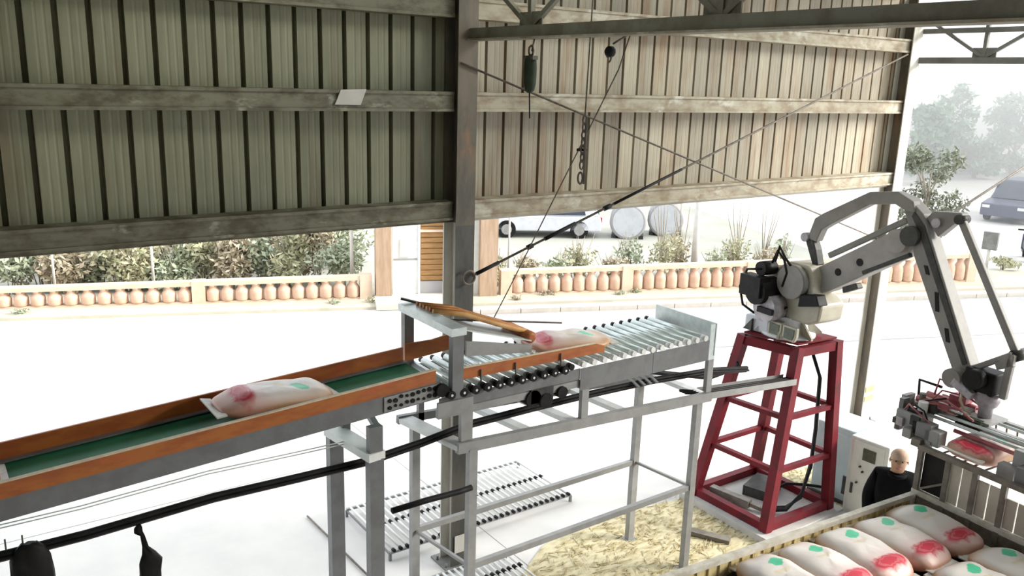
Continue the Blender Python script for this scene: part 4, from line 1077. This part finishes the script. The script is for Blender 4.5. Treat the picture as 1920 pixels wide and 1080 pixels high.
    for p in bm_.polygons:
        c = p.center; p.use_smooth = True
        if c.z > 1.485 and math.hypot(c.x - .05, c.y) < .11: p.material_index = 1
        elif c.z < 0.09: p.material_index = 3
        elif abs(c.y) > 0.14 and c.z < 0.90 and c.x > 0.10: p.material_index = 1
        elif c.z < 0.88 and abs(c.y) < 0.2: p.material_index = 2
    body = bpy.data.objects.new('body', bm_); COL.objects.link(body); body.parent = t; ORG[body.name] = ORG[t.name]
    def part(m, name, mat):
        me_ = m.mesh(name, mat); o = bpy.data.objects.new(name, me_); COL.objects.link(o); o.parent = t; return o
    h = MB(); n = 20; vs = []
    for j in range(7):
        a = j * math.pi / 2 / 6
        for k in range(n):
            b_ = 2 * math.pi * k / n
            back = 0.5 - 0.5 * math.cos(b_)
            zz = 1.655 + 0.092 * math.sin(a) - (0.06 * back if j == 0 else 0)
            vs.append(Vector((0.06 + 0.094 * math.cos(a) * math.cos(b_) - 0.012, 0.089 * math.cos(a) * math.sin(b_), zz)))
    h.add(vs, [(j * n + k, j * n + (k + 1) % n, (j + 1) * n + (k + 1) % n, (j + 1) * n + k) for j in range(6) for k in range(n)], True)
    part(h, 'hair', MT['hair'])
    for sg in (-1, 1):
        part(MB().rev([(0.004, -.006), (0.009, 0), (0.004, .006)], (0.139, 0.032 * sg, 1.638), 8, (1, 0, 0)), 'eye', MT['robot_dark'])
        part(MB().rev([(0.006, -.008), (0.03, 0), (0.012, .008)], (0.062, 0.085 * sg, 1.615), 10, (0.2, 1 * sg, 0)), 'ear', MT['skin'])
    part(MB().path([(0.150, -0.026, 1.565), (0.157, 0, 1.562), (0.150, 0.026, 1.565)], 0.005, 6), 'mouth', MT['grip_pink'])
    part(MB().path([(0.03 + 0.085 * math.cos(k * math.pi / 8), 0.085 * math.sin(k * math.pi / 8), 1.455 + .01 * math.cos(k * math.pi / 8 + math.pi)) for k in range(16)], 0.022, 6, True), 'collar', MT['jacket'])
    return t
person()

# ================================================================== TRUCK
TK = Vector((8.016, 4.05, 0)); TT = (Vector((4.785, 4.341, 0)) - TK).normalized(); TW = Vector((TT.y, -TT.x, 0))
if TW.y > 0: TW = -TW
def TP(l, w, z):
    p = TK + TT * l + TW * w
    return Vector((p.x, p.y, z))
trot = rotz(math.atan2(TT.y, TT.x))
tk = thing('cargo_truck_bed', TP(2.5, 1.1, 0), 'open truck bed with yellow boarded side and grey slatted headboard', 'truck')
LN, WD, FZ, RZ = 5.4, 2.3, 1.27, 1.50
MB().prism([TP(0, 0, FZ - .05), TP(LN, 0, FZ - .05), TP(LN, WD, FZ - .05), TP(0, WD, FZ - .05)], (0, 0, 0.10)).build('bed_floor', MT['truck_floor'], tk)
for w in (0.0, WD):
    MB().bar(TP(-0.02, w, RZ - .02), TP(LN, w, RZ - .02), 0.06, 0.05).build('side_top_rail', MT['truck_rail'], tk)
    MB().bar(TP(0, w, FZ + .03), TP(LN, w, FZ + .03), 0.06, 0.06).build('side_foot_rail', MT['truck_post'], tk)
bme = MB().box((0, 0, 0), (0.058, 0.022, RZ - FZ - .06), trot).mesh('side_board', MT['truck_board'])
nb = int(LN / 0.066)
for k in range(nb):
    for w in (0.0, WD):
        inst(bme, 'side_board', tk, TP(0.05 + k * 0.066, w + (0.007 if k % 2 else -0.007), (RZ + FZ) / 2) - ORG[tk.name])
# headboard
HZ = 2.0
for w in (0.0, 0.30, 0.58, 0.86, 1.14, 1.42, 1.70, 1.98, 2.3):
    MB().bar(TP(-0.05, w, FZ), TP(-0.05, w, HZ), 0.05, 0.05).build('headboard_post', MT['truck_post'], tk)
for z_ in (RZ + .02, HZ):
    MB().bar(TP(-0.05, -0.03, z_), TP(-0.05, WD + .03, z_), 0.06, 0.05).build('headboard_rail', MT['truck_rail'] if z_ < 1.9 else MT['truck_post'], tk)
MB().bar(TP(-0.05, 0.0, RZ - .12), TP(-0.05, WD, RZ - .12), 0.03, 0.2).build('headboard_foot_board', MT['truck_post'], tk)
ws = [0.30, 0.58, 0.86, 1.14, 1.42, 1.70, 1.98, 2.3]
for i in range(len(ws) - 1):
    for h_ in range(2):
        a_ = ws[i] + .03 + h_ * (ws[i + 1] - ws[i] - .05) / 2; b2 = a_ + (ws[i + 1] - ws[i] - .05) / 2 - .012
        top = HZ - .03 - (0.06 * (i % 3))
        MB().prism([TP(-0.06, a_, RZ + .05), TP(-0.06, b2, RZ + .05), TP(-0.06, b2, top), TP(-0.06, a_, top)], TT * 0.016).build('headboard_panel', MT['truck_panel'], tk)
MB().prism([TP(-0.075, 0.03, RZ + .05), TP(-0.075, 0.27, RZ + .05), TP(-0.075, 0.27, HZ - .04), TP(-0.075, 0.03, HZ - .04)], TT * 0.012).build('headboard_dark_panel', MT['black'], tk)  # added black panel standing in for the dark opening in the first bay
MB().bar(TP(-0.05, 0.02, RZ + .05), TP(-0.05, 0.28, RZ + .22), 0.025, 0.02).build('headboard_brace', MT['truck_post'], tk)
# chassis and wheels
for w in (0.65, 1.65):
    MB().bar(TP(-0.3, w, 0.95), TP(LN, w, 0.95), 0.09, 0.22).build('chassis_rail', MT['robot_dark'], tk)
wm = MB().rev([(0.28, -0.12), (0.46, -0.11), (0.48, -0.06), (0.48, 0.06), (0.46, 0.11), (0.28, 0.12)], (0, 0, 0), 22, TW).mesh('wheel', MT['black'])
for l in (0.7, 4.6):
    MB().tube(TP(l, 0.1, 0.48), TP(l, WD - .1, 0.48), 0.06, 10).build('axle', MT['robot_dark'], tk)
    for w in (0.2, WD - .2):
        inst(wm, 'wheel', tk, TP(l, w, 0.48) - ORG[tk.name])
    for w in (0.65, 1.65):
        MB().box(TP(l, w, 0.7), (0.12, 0.1, 0.36), trot).build('spring', MT['robot_dark'], tk)
    for w in (0.2, WD - .2):
        MB().tube(TP(l, w - .13, .48), TP(l, w + .13, .48), 0.12, 12).build('hub', MT['steel_grey'], tk)

# bags in the truck (long axis across the bed, emblem towards the boarded side)
az = math.atan2(TW.y, TW.x)
spots = [
    (0.32, 0.46, 0.02, 'rice bag lying against the headboard and the boarded side of the truck'),
    (0.82, 0.47, 0.03, 'rice bag second from the headboard along the boarded side'),
    (1.33, 0.46, -0.03, 'rice bag third from the headboard along the boarded side'),
    (1.83, 0.48, 0.04, 'rice bag fourth from the headboard along the boarded side'),
    (2.33, 0.47, 0.0, 'rice bag at the free end of the row along the boarded side'),
    (0.34, 1.34, -0.03, 'rice bag against the headboard in the middle of the truck bed'),
    (0.85, 1.35, 0.04, 'rice bag second from the headboard in the middle row'),
    (1.36, 1.34, 0.02, 'rice bag third from the headboard in the middle row'),
    (1.88, 1.36, -0.02, 'rice bag fourth from the headboard in the middle row'),
]
for i, (l, w, da, lab) in enumerate(spots):
    c = TP(l, w, FZ + 0.128)
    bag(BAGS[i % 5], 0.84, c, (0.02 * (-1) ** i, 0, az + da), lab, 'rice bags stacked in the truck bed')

# ================================================================== OUTSIDE
# ---- balustrades
def hb_(s):
    return 0.54 + 0.0135 * max(0, s)
def balustrade(s0, s1, piers, label, style):
    t = thing('balustrade', BP((s0 + s1) / 2), label, 'balustrade')
    edges = [s0] + piers + [s1]
    for p in piers + [s0, s1]:
        h = hb_(p)
        MB().box(BP(p, 0, h / 2 + .005), (0.30, 0.30, h + .01), rotz(math.atan2(BD.y, BD.x))).build('pier', MT['bal_cap'], t)
    pr = [(0.145, 0.0), (0.155, 0.05), (0.163, 0.15), (0.163, 0.50), (0.15, 0.64), (0.095, 0.80), (0.095, 0.88), (0.145, 1.0)]
    bm_ = MB().rev(pr, (0, 0, 0), 10).mesh('baluster', MT['bal'])
    for a, b_ in zip(edges[:-1], edges[1:]):
        h = (hb_(a) + hb_(b_)) / 2
        MB().prism([BP(a, 0.0, hb_(a) - .11), BP(b_, 0.0, hb_(b_) - .11), BP(b_, 0.0, hb_(b_)), BP(a, 0.0, hb_(a))], BN * 0.26).build('coping', MT['bal_cap'], t)
        MB().prism([BP(a, 0.0, 0), BP(b_, 0.0, 0), BP(b_, 0.0, 0.10), BP(a, 0.0, 0.10)], BN * 0.24).build('base_course', MT['bal_cap'], t)
        n = max(1, int((b_ - a - 0.3) / 0.33))
        for k in range(n):
            s_ = a + 0.15 + (k + .5) * (b_ - a - 0.3) / n
            o = inst(bm_, 'baluster', t, BP(s_, 0, 0.10) - ORG[t.name])
            o.scale = (1, 1, hb_(s_) - 0.21)
    return t
S = lambda px, py: bls(px, py)[0]
balustrade(S(-260, 592), S(686, 562), [S(-20, 582), S(375, 572)], 'peach balustrade running left from the gatehouse', 0)
balustrade(S(947, 556), S(1812, 530), [S(1172, 548), S(1402, 541), S(1600, 536)], 'peach balustrade running right from the gatehouse to the road sign', 1)

# ---- gatehouse
gh = thing('gatehouse', BP(S(790, 556)), 'brown gatehouse porch with white door and slatted wooden door', 'gatehouse')
BR = rotz(math.atan2(BD.y, BD.x))
def gpart(pxa, pxb, n, z0, z1, th, name, mat, par=None):
    a, b_ = S(pxa, 558), S(pxb, 558)
    return MB().box(BP((a + b_) / 2, n, (z0 + z1) / 2), (b_ - a, th, z1 - z0), BR).build(name, mat, par or gh)
gpart(700, 838, 0.55, 0.0, 0.14, 1.0, 'step', MT['kerb'])
gpart(704, 733, 0.0, 0.0, 2.7, 0.45, 'pillar', MT['gate_brown'])
gpart(836, 852, 0.0, 0.0, 2.7, 0.40, 'pillar', MT['gate_brown'])
gpart(896, 928, 0.0, 0.0, 2.7, 0.45, 'pillar', MT['gate_brown'])
wd = gpart(736, 783, 0.02, 0.14, 2.6, 0.07, 'white_door', MT['white'])
gpart(749, 768, 0.07, 1.10, 1.55, 0.02, 'door_sign', MT['paper'], wd)
gpart(738, 781, 0.06, 1.02, 1.06, 0.015, 'door_rail', MT['steel_lt'], wd)
gpart(783, 787, 0.04, 0.14, 2.6, 0.1, 'door_frame', MT['white'])
sd_ = gpart(788, 834, -0.05, 0.45, 2.6, 0.04, 'slatted_door', MT['gate_wood'])
for k in range(15):
    gpart(789, 833, -0.015, 0.47 + k * 0.14, 0.47 + k * 0.14 + 0.115, 0.03, 'slat', MT['gate_wood'], sd_)
gpart(787, 835, -0.01, 1.72, 1.78, 0.12, 'door_beam', MT['bal_cap'])
gpart(788, 834, -0.02, 0.14, 0.45, 0.1, 'threshold', MT['asphalt'])
gpart(852, 896, -0.05, 0.0, 2.6, 0.08, 'side_panel', MT['cabinet'])
gpart(700, 932, -0.1, 2.6, 2.8, 0.9, 'lintel', MT['gate_brown'])

# ---- foliage
def leaves(m, c, r, n, size, rnd, flat=1.0, up=0.0):
    for k in range(n):
        while True:
            v = Vector((rnd.uniform(-1, 1), rnd.uniform(-1, 1), rnd.uniform(-1, 1)))
            if v.length <= 1: break
        v *= (0.35 + 0.65 * rnd.random()) / max(v.length, 0.3) if v.length > 0.01 else 1
        p = c + Vector((v.x * r[0], v.y * r[1], v.z * r[2]))
        if p.z < 0.06: p.z = 0.06 + rnd.random() * .1
        a = Vector((rnd.gauss(0, 1), rnd.gauss(0, 1), rnd.gauss(0, 1) * flat + up)).normalized()
        b_ = a.orthogonal().normalized()
        b_ = (b_ * math.cos(k) + a.cross(b_) * math.sin(k)).normalized()
        s_ = size * rnd.uniform(0.6, 1.4)
        m.add([p - a * s_, p + b_ * s_ * .4, p + a * s_, p - b_ * s_ * .4], [(0, 1, 2, 3)])
def bush(loc, w, h, n, mat, label, seed, stems=7, size=0.07, group=None, cat='bush', name='bush'):
    rnd = random.Random(seed)
    loc = V3(loc)
    t = thing(name, loc, label, cat, group)
    m = MB(); st_ = MB()
    for k in range(stems):
        a = rnd.uniform(0, 6.28); d = rnd.random() * w * .45
        tip = loc + Vector((math.cos(a) * d, math.sin(a) * d * .7, h * rnd.uniform(.75, 1.08)))
        mid = loc.lerp(tip, .5) + Vector((rnd.uniform(-.05, .05), rnd.uniform(-.05, .05), 0.05))
        st_.path([loc + Vector((math.cos(a) * d * .3, math.sin(a) * d * .3, 0)), mid, tip], [0.016, 0.011, 0.005], 5)
    st_.build('stems', MT['bark'], t)
    for k in range(6):
        a = rnd.uniform(0, 6.28); d = rnd.random() * w * .33
        c = loc + Vector((math.cos(a) * d, math.sin(a) * d * .8, h * rnd.uniform(.25, .75)))
        leaves(m, c, (w * .26, w * .24, h * .28), n // 6, size, rnd)
    m.build('foliage', mat, t)
    return t
rnd = random.Random(21)
ORDN = [w + ' ' for w in 'first second third fourth fifth sixth seventh eighth ninth tenth eleventh twelfth thirteenth'.split()]
LM = [MT['leaf_a'], MT['leaf_b'], MT['leaf_c']]
left_px = [(-20, 1.2), (40, 1.35), (100, 1.25), (150, 1.5), (205, 1.6), (250, 1.35), (310, 1.3), (370, 1.45), (430, 1.5), (490, 1.6), (545, 1.75), (600, 1.6), (648, 1.2)]
for i, (px, h) in enumerate(left_px):
    s_ = S(px, 560)
    k = i % 3
    bush(BP(s_, -1.3 - 0.5 * (i % 2), 0.02), 2.0, h + .25, 1100, LM[k], ORDN[len(left_px) - 1 - i] + ['grey-green', 'olive', 'dry brownish'][k] + ' bush of the row left of the gatehouse, counted from the gatehouse', 100 + i, 8, 0.085, 'bushes left of the gatehouse')
for i, (px, h) in enumerate([(630, 2.0), (540, 2.2), (450, 2.1), (360, 2.0), (270, 2.2), (180, 2.1), (90, 2.0), (0, 2.1)]):
    bush(BP(S(px, 545), -3.6, 0.02), 2.8, h, 1100, LM[(i * 2) % 3], ORDN[i] + 'tall shrub of the back row left of the gatehouse, counted from the gatehouse', 150 + i, 9, 0.10, 'back row shrubs left of the gatehouse', 'shrub', 'tall_shrub')
right_px = [(945, 1.1), (1005, 0.9), (1065, 1.0), (1110, 1.3), (1165, 0.9), (1215, 1.35), (1265, 1.4), (1310, 1.5), (1365, 1.0), (1415, 1.2), (1460, 1.1), (1510, 1.3)]
for i, (px, h) in enumerate(right_px):
    s_ = S(px, 550)
    k = (i + 1) % 3
    bush(BP(s_, -0.9 - 0.5 * (i % 2), 0.02), 1.2, h, 420, LM[k], ORDN[i] + ['grey-green', 'olive', 'dry reedy'][k] + ' thin bush of the row right of the gatehouse, counted from the gatehouse', 200 + i, 14, 0.07, 'bushes right of the gatehouse')
# leafless upright saplings
for i, (px, h) in enumerate([(1290, 2.3), (1330, 2.2), (1440, 2.1), (1490, 2.0), (400, 2.0), (455, 1.9), (570, 1.9)]):
    s_ = S(px, 545)
    loc = BP(s_, -1.9, 0)
    t = thing('bare_sapling', loc, (ORDN[i] + 'bare sapling of those right of the gatehouse, counted from the gatehouse' if i < 4 else ORDN[6 - i] + 'bare sapling of those left of the gatehouse, counted from the gatehouse'), 'sapling', 'bare saplings behind the balustrade')
    rr = random.Random(300 + i)
    for k in range(6):
        a = rr.uniform(0, 6.28); d = rr.uniform(.1, .45)
        MB().path([loc, loc + Vector((math.cos(a) * d * .3, math.sin(a) * d * .3, h * .4)), loc + Vector((math.cos(a) * d * .8, math.sin(a) * d * .8, h * .75)), loc + Vector((math.cos(a) * d, math.sin(a) * d, h * rr.uniform(.9, 1.1)))], [0.022, 0.016, 0.011, 0.005], 5).build('branch', MT['bark'], t)
# tufts of weeds on the verge
for i, (px, py) in enumerate([(625, 573), (705, 570), (1025, 556), (1165, 556), (1190, 552), (970, 566), (40, 592)]):
    q = onz(px, py)
    bush((q.x, q.y, 0.02), 0.5, 0.16, 90, LM[i % 3], ['low weed tuft on the verge left of the gatehouse step', 'low weed tuft close against the gatehouse step', 'low weed tuft before the right balustrade', 'low weed tuft before the right balustrade', 'low weed tuft before the right balustrade', 'low weed tuft before the right balustrade', 'low weed tuft at the far left end of the verge'][i], 400 + i, 3, 0.04, 'weed tufts on the verge', 'weed', 'weed_tuft')

def tree(loc, h, w, n, mat, label, seed, size, group=None, trunk=0.12, low=0.25):
    rr = random.Random(seed); loc = V3(loc)
    t = thing('tree', loc, label, 'tree', group)
    tm = MB(); top = loc + Vector((rr.uniform(-.2, .2), 0, h * .8))
    tm.path([loc, loc + Vector((0.05, 0, h * .3)), loc.lerp(top, .7), top], [trunk, trunk * .8, trunk * .5, trunk * .2], 8)
    cl = []
    for k in range(14):
        a = rr.uniform(0, 6.28); f = rr.uniform(low, 1); d = w * .5 * math.sqrt(rr.random()) * (1 - abs(f - .55) * .7)
        c = loc + Vector((math.cos(a) * d, math.sin(a) * d, h * f * .92)); cl.append(c)
        b0 = loc + Vector((0, 0, h * f * .55))
        tm.path([b0, b0.lerp(c, .5) + Vector((0, 0, .1)), c], [trunk * .35, trunk * .22, trunk * .08], 5)
    tm.build('trunk', MT['bark'], t)
    m = MB()
    for c in cl:
        leaves(m, c, (w * .2, w * .2, h * .13), n // 14, size, rr)
    m.build('crown', mat, t)
    return t
q = onz(1722, 478); tree((q.x, q.y, 0), 3.7, 2.6, 3200, MT['leaf_d'], 'speckled loose tree growing close beyond the pale column', 501, 0.09, None, 0.08, 0.12)
for i, (px, py, hpx, wpx, lab) in enumerate([
    (1722, 345, 150, 80, 'hazy green tree between the pale column and the tallest tree'),
    (1768, 338, 165, 105, 'tallest hazy green tree on the far side of the road'),
    (1895, 330, 128, 125, 'broad hazy green tree behind the parked dark car'),
    (1825, 334, 62, 90, 'low hazy shrub tree between the two tall far trees')]):
    q = onz(px, py); dd = (q - CAM).length
    tree((q.x, q.y, 0), hpx * dd / FPX, wpx * dd / FPX, 2200, MT['leaf_far'], lab, 510 + i, 0.24, None, 0.16, 0.22)
# far roadside bank closing the view at the right
for i in range(9):
    q = onz(1700 + i * 30, 338); dd = (q - CAM).length
    bush((q.x + 4, q.y + 3, 0), 3.4, 1.5, 260, MT['leaf_far'] if i % 2 else MT['leaf_a'], 'hazy low shrub along the far roadside', 600 + i, 4, 0.2, 'far roadside shrubs')

# ---- posts, sign, pile
def post(px, py, pytop, w, label, name='pale_post', mat='pole', n=-0.6):
    q = BP(S(px, py), n, 0)
    d = ray(px, pytop); t_ = (d.x * q.x + d.y * q.y) / (d.x ** 2 + d.y ** 2); z = (CAM + d * t_).z
    o = MB().tube((q.x, q.y, 0), (q.x, q.y, z), w, 10, w * .85).build(name, MT[mat], loc=q)
    return tag(o, label, 'post')
post(1327, 512, 350, 0.10, 'thick pale concrete post behind the right balustrade', n=-.9)
post(283, 560, 380, 0.035, 'thin pale post among the bushes left of the gatehouse', n=-.5)
post(93, 560, 400, 0.03, 'slim leaning pale post behind the left end of the balustrade', n=-.5)
post(662, 545, 380, 0.05, 'pale post standing beside the gatehouse pillar', n=-.5)
post(965, 545, 380, 0.03, 'slim pale stake just right of the gatehouse', n=-.8)
q = onz(1848, 508)
t = thing('road_sign', q, 'small dark box sign on a pale post beside the road', 'sign')
zb = 1.15
MB().tube(q, q + Vector((0.0, 0, 1.2)), 0.045, 10).build('sign_post', MT['pole'], t)
MB().box(q + Vector((0.0, 0, 0.98)), (0.16, 0.42, 0.56), rotz(0.2)).build('sign_box', MT['truss'], t)
q = onz(1880, 506)
bush((q.x, q.y, 0.0), 1.3, 0.42, 240, MT['leaf_b'], 'heap of dark cut branches lying beside the road sign', 700, 6, 0.08, None, 'branches', 'branch_heap')

# ---- vehicles
def car(loc, heading, L_, W_, H_, paint, label, name='parked_car'):
    loc = V3(loc); R = rotz(heading)
    t = thing(name, loc, label, 'car')
    P_ = lambda x, y, z: loc + R @ Vector((x, y, z))
    h0, h1 = 0.28, H_ * .55
    prof_ = [(-L_ / 2, h0), (L_ / 2, h0), (L_ / 2 - .02, h1 * .85), (L_ * .28, h1), (-L_ / 2 + .05, h1), (-L_ / 2, h1 * .8)]
    MB().prism([P_(x, 0, z) for x, z in prof_], R @ Vector((0, W_, 0))).build('body', paint, t, 0.05)
    cb = MB(); 
    lo = [(-L_ / 2 + .08, h1), (L_ * .26, h1)]; hi = [(-L_ / 2 + .35, H_), (L_ * .06, H_)]
    vs = []
    for (x, z), y_ in ((lo[0], .48), (lo[1], .48), (hi[1], .40), (hi[0], .40)):
        vs += [P_(x, -W_ * y_, z), P_(x, W_ * y_, z)]
    cb.add(vs, [(0, 2, 3, 1), (2, 4, 5, 3), (4, 6, 7, 5), (6, 0, 1, 7), (0, 6, 4, 2), (1, 3, 5, 7)])
    cab = cb.build('cabin', paint, t, 0.03)
    for sg in (-1, 1):
        g = MB(); y0, y1 = W_ * .485 * sg, W_ * .415 * sg
        for xa, xb in ((-L_ * .36, -L_ * .08), (-L_ * .06, L_ * .15)):
            g.prism([P_(xa, y0, h1 + .05), P_(xb + .1, y0, h1 + .05), P_(xb, y1, H_ - .1), P_(xa + .1, y1, H_ - .1)], R @ Vector((0, .02, 0)))
        g.build('side_window', MT['glass'], cab)
    MB().prism([P_(-L_ / 2 + .07, -W_ * .4, h1 + .06), P_(-L_ / 2 + .07, W_ * .4, h1 + .06), P_(-L_ / 2 + .30, W_ * .34, H_ - .1), P_(-L_ / 2 + .30, -W_ * .34, H_ - .1)], R @ Vector((-.03, 0, 0))).build('rear_window', MT['glass'], cab)
    MB().prism([P_(L_ * .265, -W_ * .4, h1 + .04), P_(L_ * .265, W_ * .4, h1 + .04), P_(L_ * .09, W_ * .35, H_ - .06), P_(L_ * .09, -W_ * .35, H_ - .06)], R @ Vector((.03, 0, 0))).build('windscreen', MT['glass'], cab)
    for x_ in (-L_ * .31, L_ * .31):
        for sg in (-1, 1):
            w_ = MB().tube(P_(x_, W_ * .5 * sg, .33), P_(x_, W_ * .39 * sg, .33), .33, 18).build('wheel', MT['black'], t)
            MB().tube(P_(x_, W_ * .505 * sg, .33), P_(x_, W_ * .49 * sg, .33), .19, 12).build('hubcap', MT['steel_lt'], w_)
    for sg in (-1, 1):
        MB().box(P_(-L_ / 2 - .01, W_ * .4 * sg, h1 * .85), (.04, .22, .16), R).build('tail_lamp', MT['redspot'], t)
        MB().box(P_(L_ / 2 - .02, W_ * .38 * sg, h1 * .72), (.06, .3, .12), R).build('head_lamp', MT['white'], t)
    return t
q = onz(1905, 410); car((q.x, q.y, 0), math.radians(190), 4.6, 1.85, 1.75, MT['car_dark'], 'dark blue-grey estate car parked across the far road')
q = onz(1012, 440); car((q.x, q.y, 0), math.radians(150), 4.2, 1.75, 1.5, MT['car_white'], 'white car parked behind the bushes right of the gatehouse', 'parked_car')
for px, py, r, lab in ((1176, 445, .66, 'pale round drum lying end-on beside the white car'), (1246, 440, .66, 'pale round drum lying end-on beside the bare saplings')):
    q = onz(px, py); d = Vector((q.x, q.y, 0)).normalized()
    t = thing('storage_drum', q, lab, 'drum', 'pale drums behind the bushes')
    c = q + Vector((0, 0, r))
    MB().rev([(r * .9, -.6), (r, -.55), (r, .55), (r * .9, .6)], c, 26, d).build('drum_shell', MT['asphalt'], t)
    MB().tube(c - d * .62, c - d * .6, r * .84, 26).build('drum_lid', MT['drum'], t)
    for sg in (-1, 1):
        MB().box(c + Vector((d.y, -d.x, 0)) * sg * r * .75 + Vector((0, 0, -r + .08)), (.16, .9, .16), rotz(math.atan2(d.y, d.x) - math.pi / 2)).build('chock', MT['robot_dark'], t)
q = onz(1922, 486)
t = thing('scooter', q, 'dark scooter parked at the roadside beyond the sign', 'scooter')
R = rotz(0.5)
for x_ in (-.55, .55):
    MB().tube(q + R @ Vector((x_, -.05, .24)), q + R @ Vector((x_, .05, .24)), .24, 16).build('wheel', MT['black'], t)
MB().box(q + R @ Vector((-.25, 0, .52)), (.75, .28, .3), R).build('body', MT['robot_dark'], t, .05)
MB().box(q + R @ Vector((.05, 0, .28)), (.5, .26, .08), R).build('footboard', MT['robot_dark'], t)
MB().box(q + R @ Vector((.42, 0, .55)), (.1, .3, .55), R).build('front_shield', MT['car_dark'], t, .03)
MB().box(q + R @ Vector((-.25, 0, .72)), (.7, .26, .1), R).build('seat', MT['black'], t, .03)
MB().tube(q + R @ Vector((.42, -.32, .95)), q + R @ Vector((.42, .32, .95)), .025, 8).build('handlebar', MT['black'], t)
MB().tube(q + R @ Vector((.5, 0, .3)), q + R @ Vector((.42, 0, .95)), .04, 8).build('steering_column', MT['black'], t)

# ---- morning mist over the far road and trees
mm = bpy.data.materials.new('pale_mist'); mm.use_nodes = True
nt = mm.node_tree
nt.nodes.remove(nt.nodes['Principled BSDF'])
vs_ = nt.nodes.new('ShaderNodeVolumeScatter'); vs_.inputs['Color'].default_value = (0.97, 0.98, 1.0, 1); vs_.inputs['Density'].default_value = 0.036
nt.links.new(vs_.outputs[0], nt.nodes['Material Output'].inputs['Volume'])
o = MB().box((85, 30, 6.05), (104, 100, 12)).build('mist', mm, loc=(85, 30, 0))
tag(o, 'pale mist lying over the far road and trees', 'mist', kind='stuff')
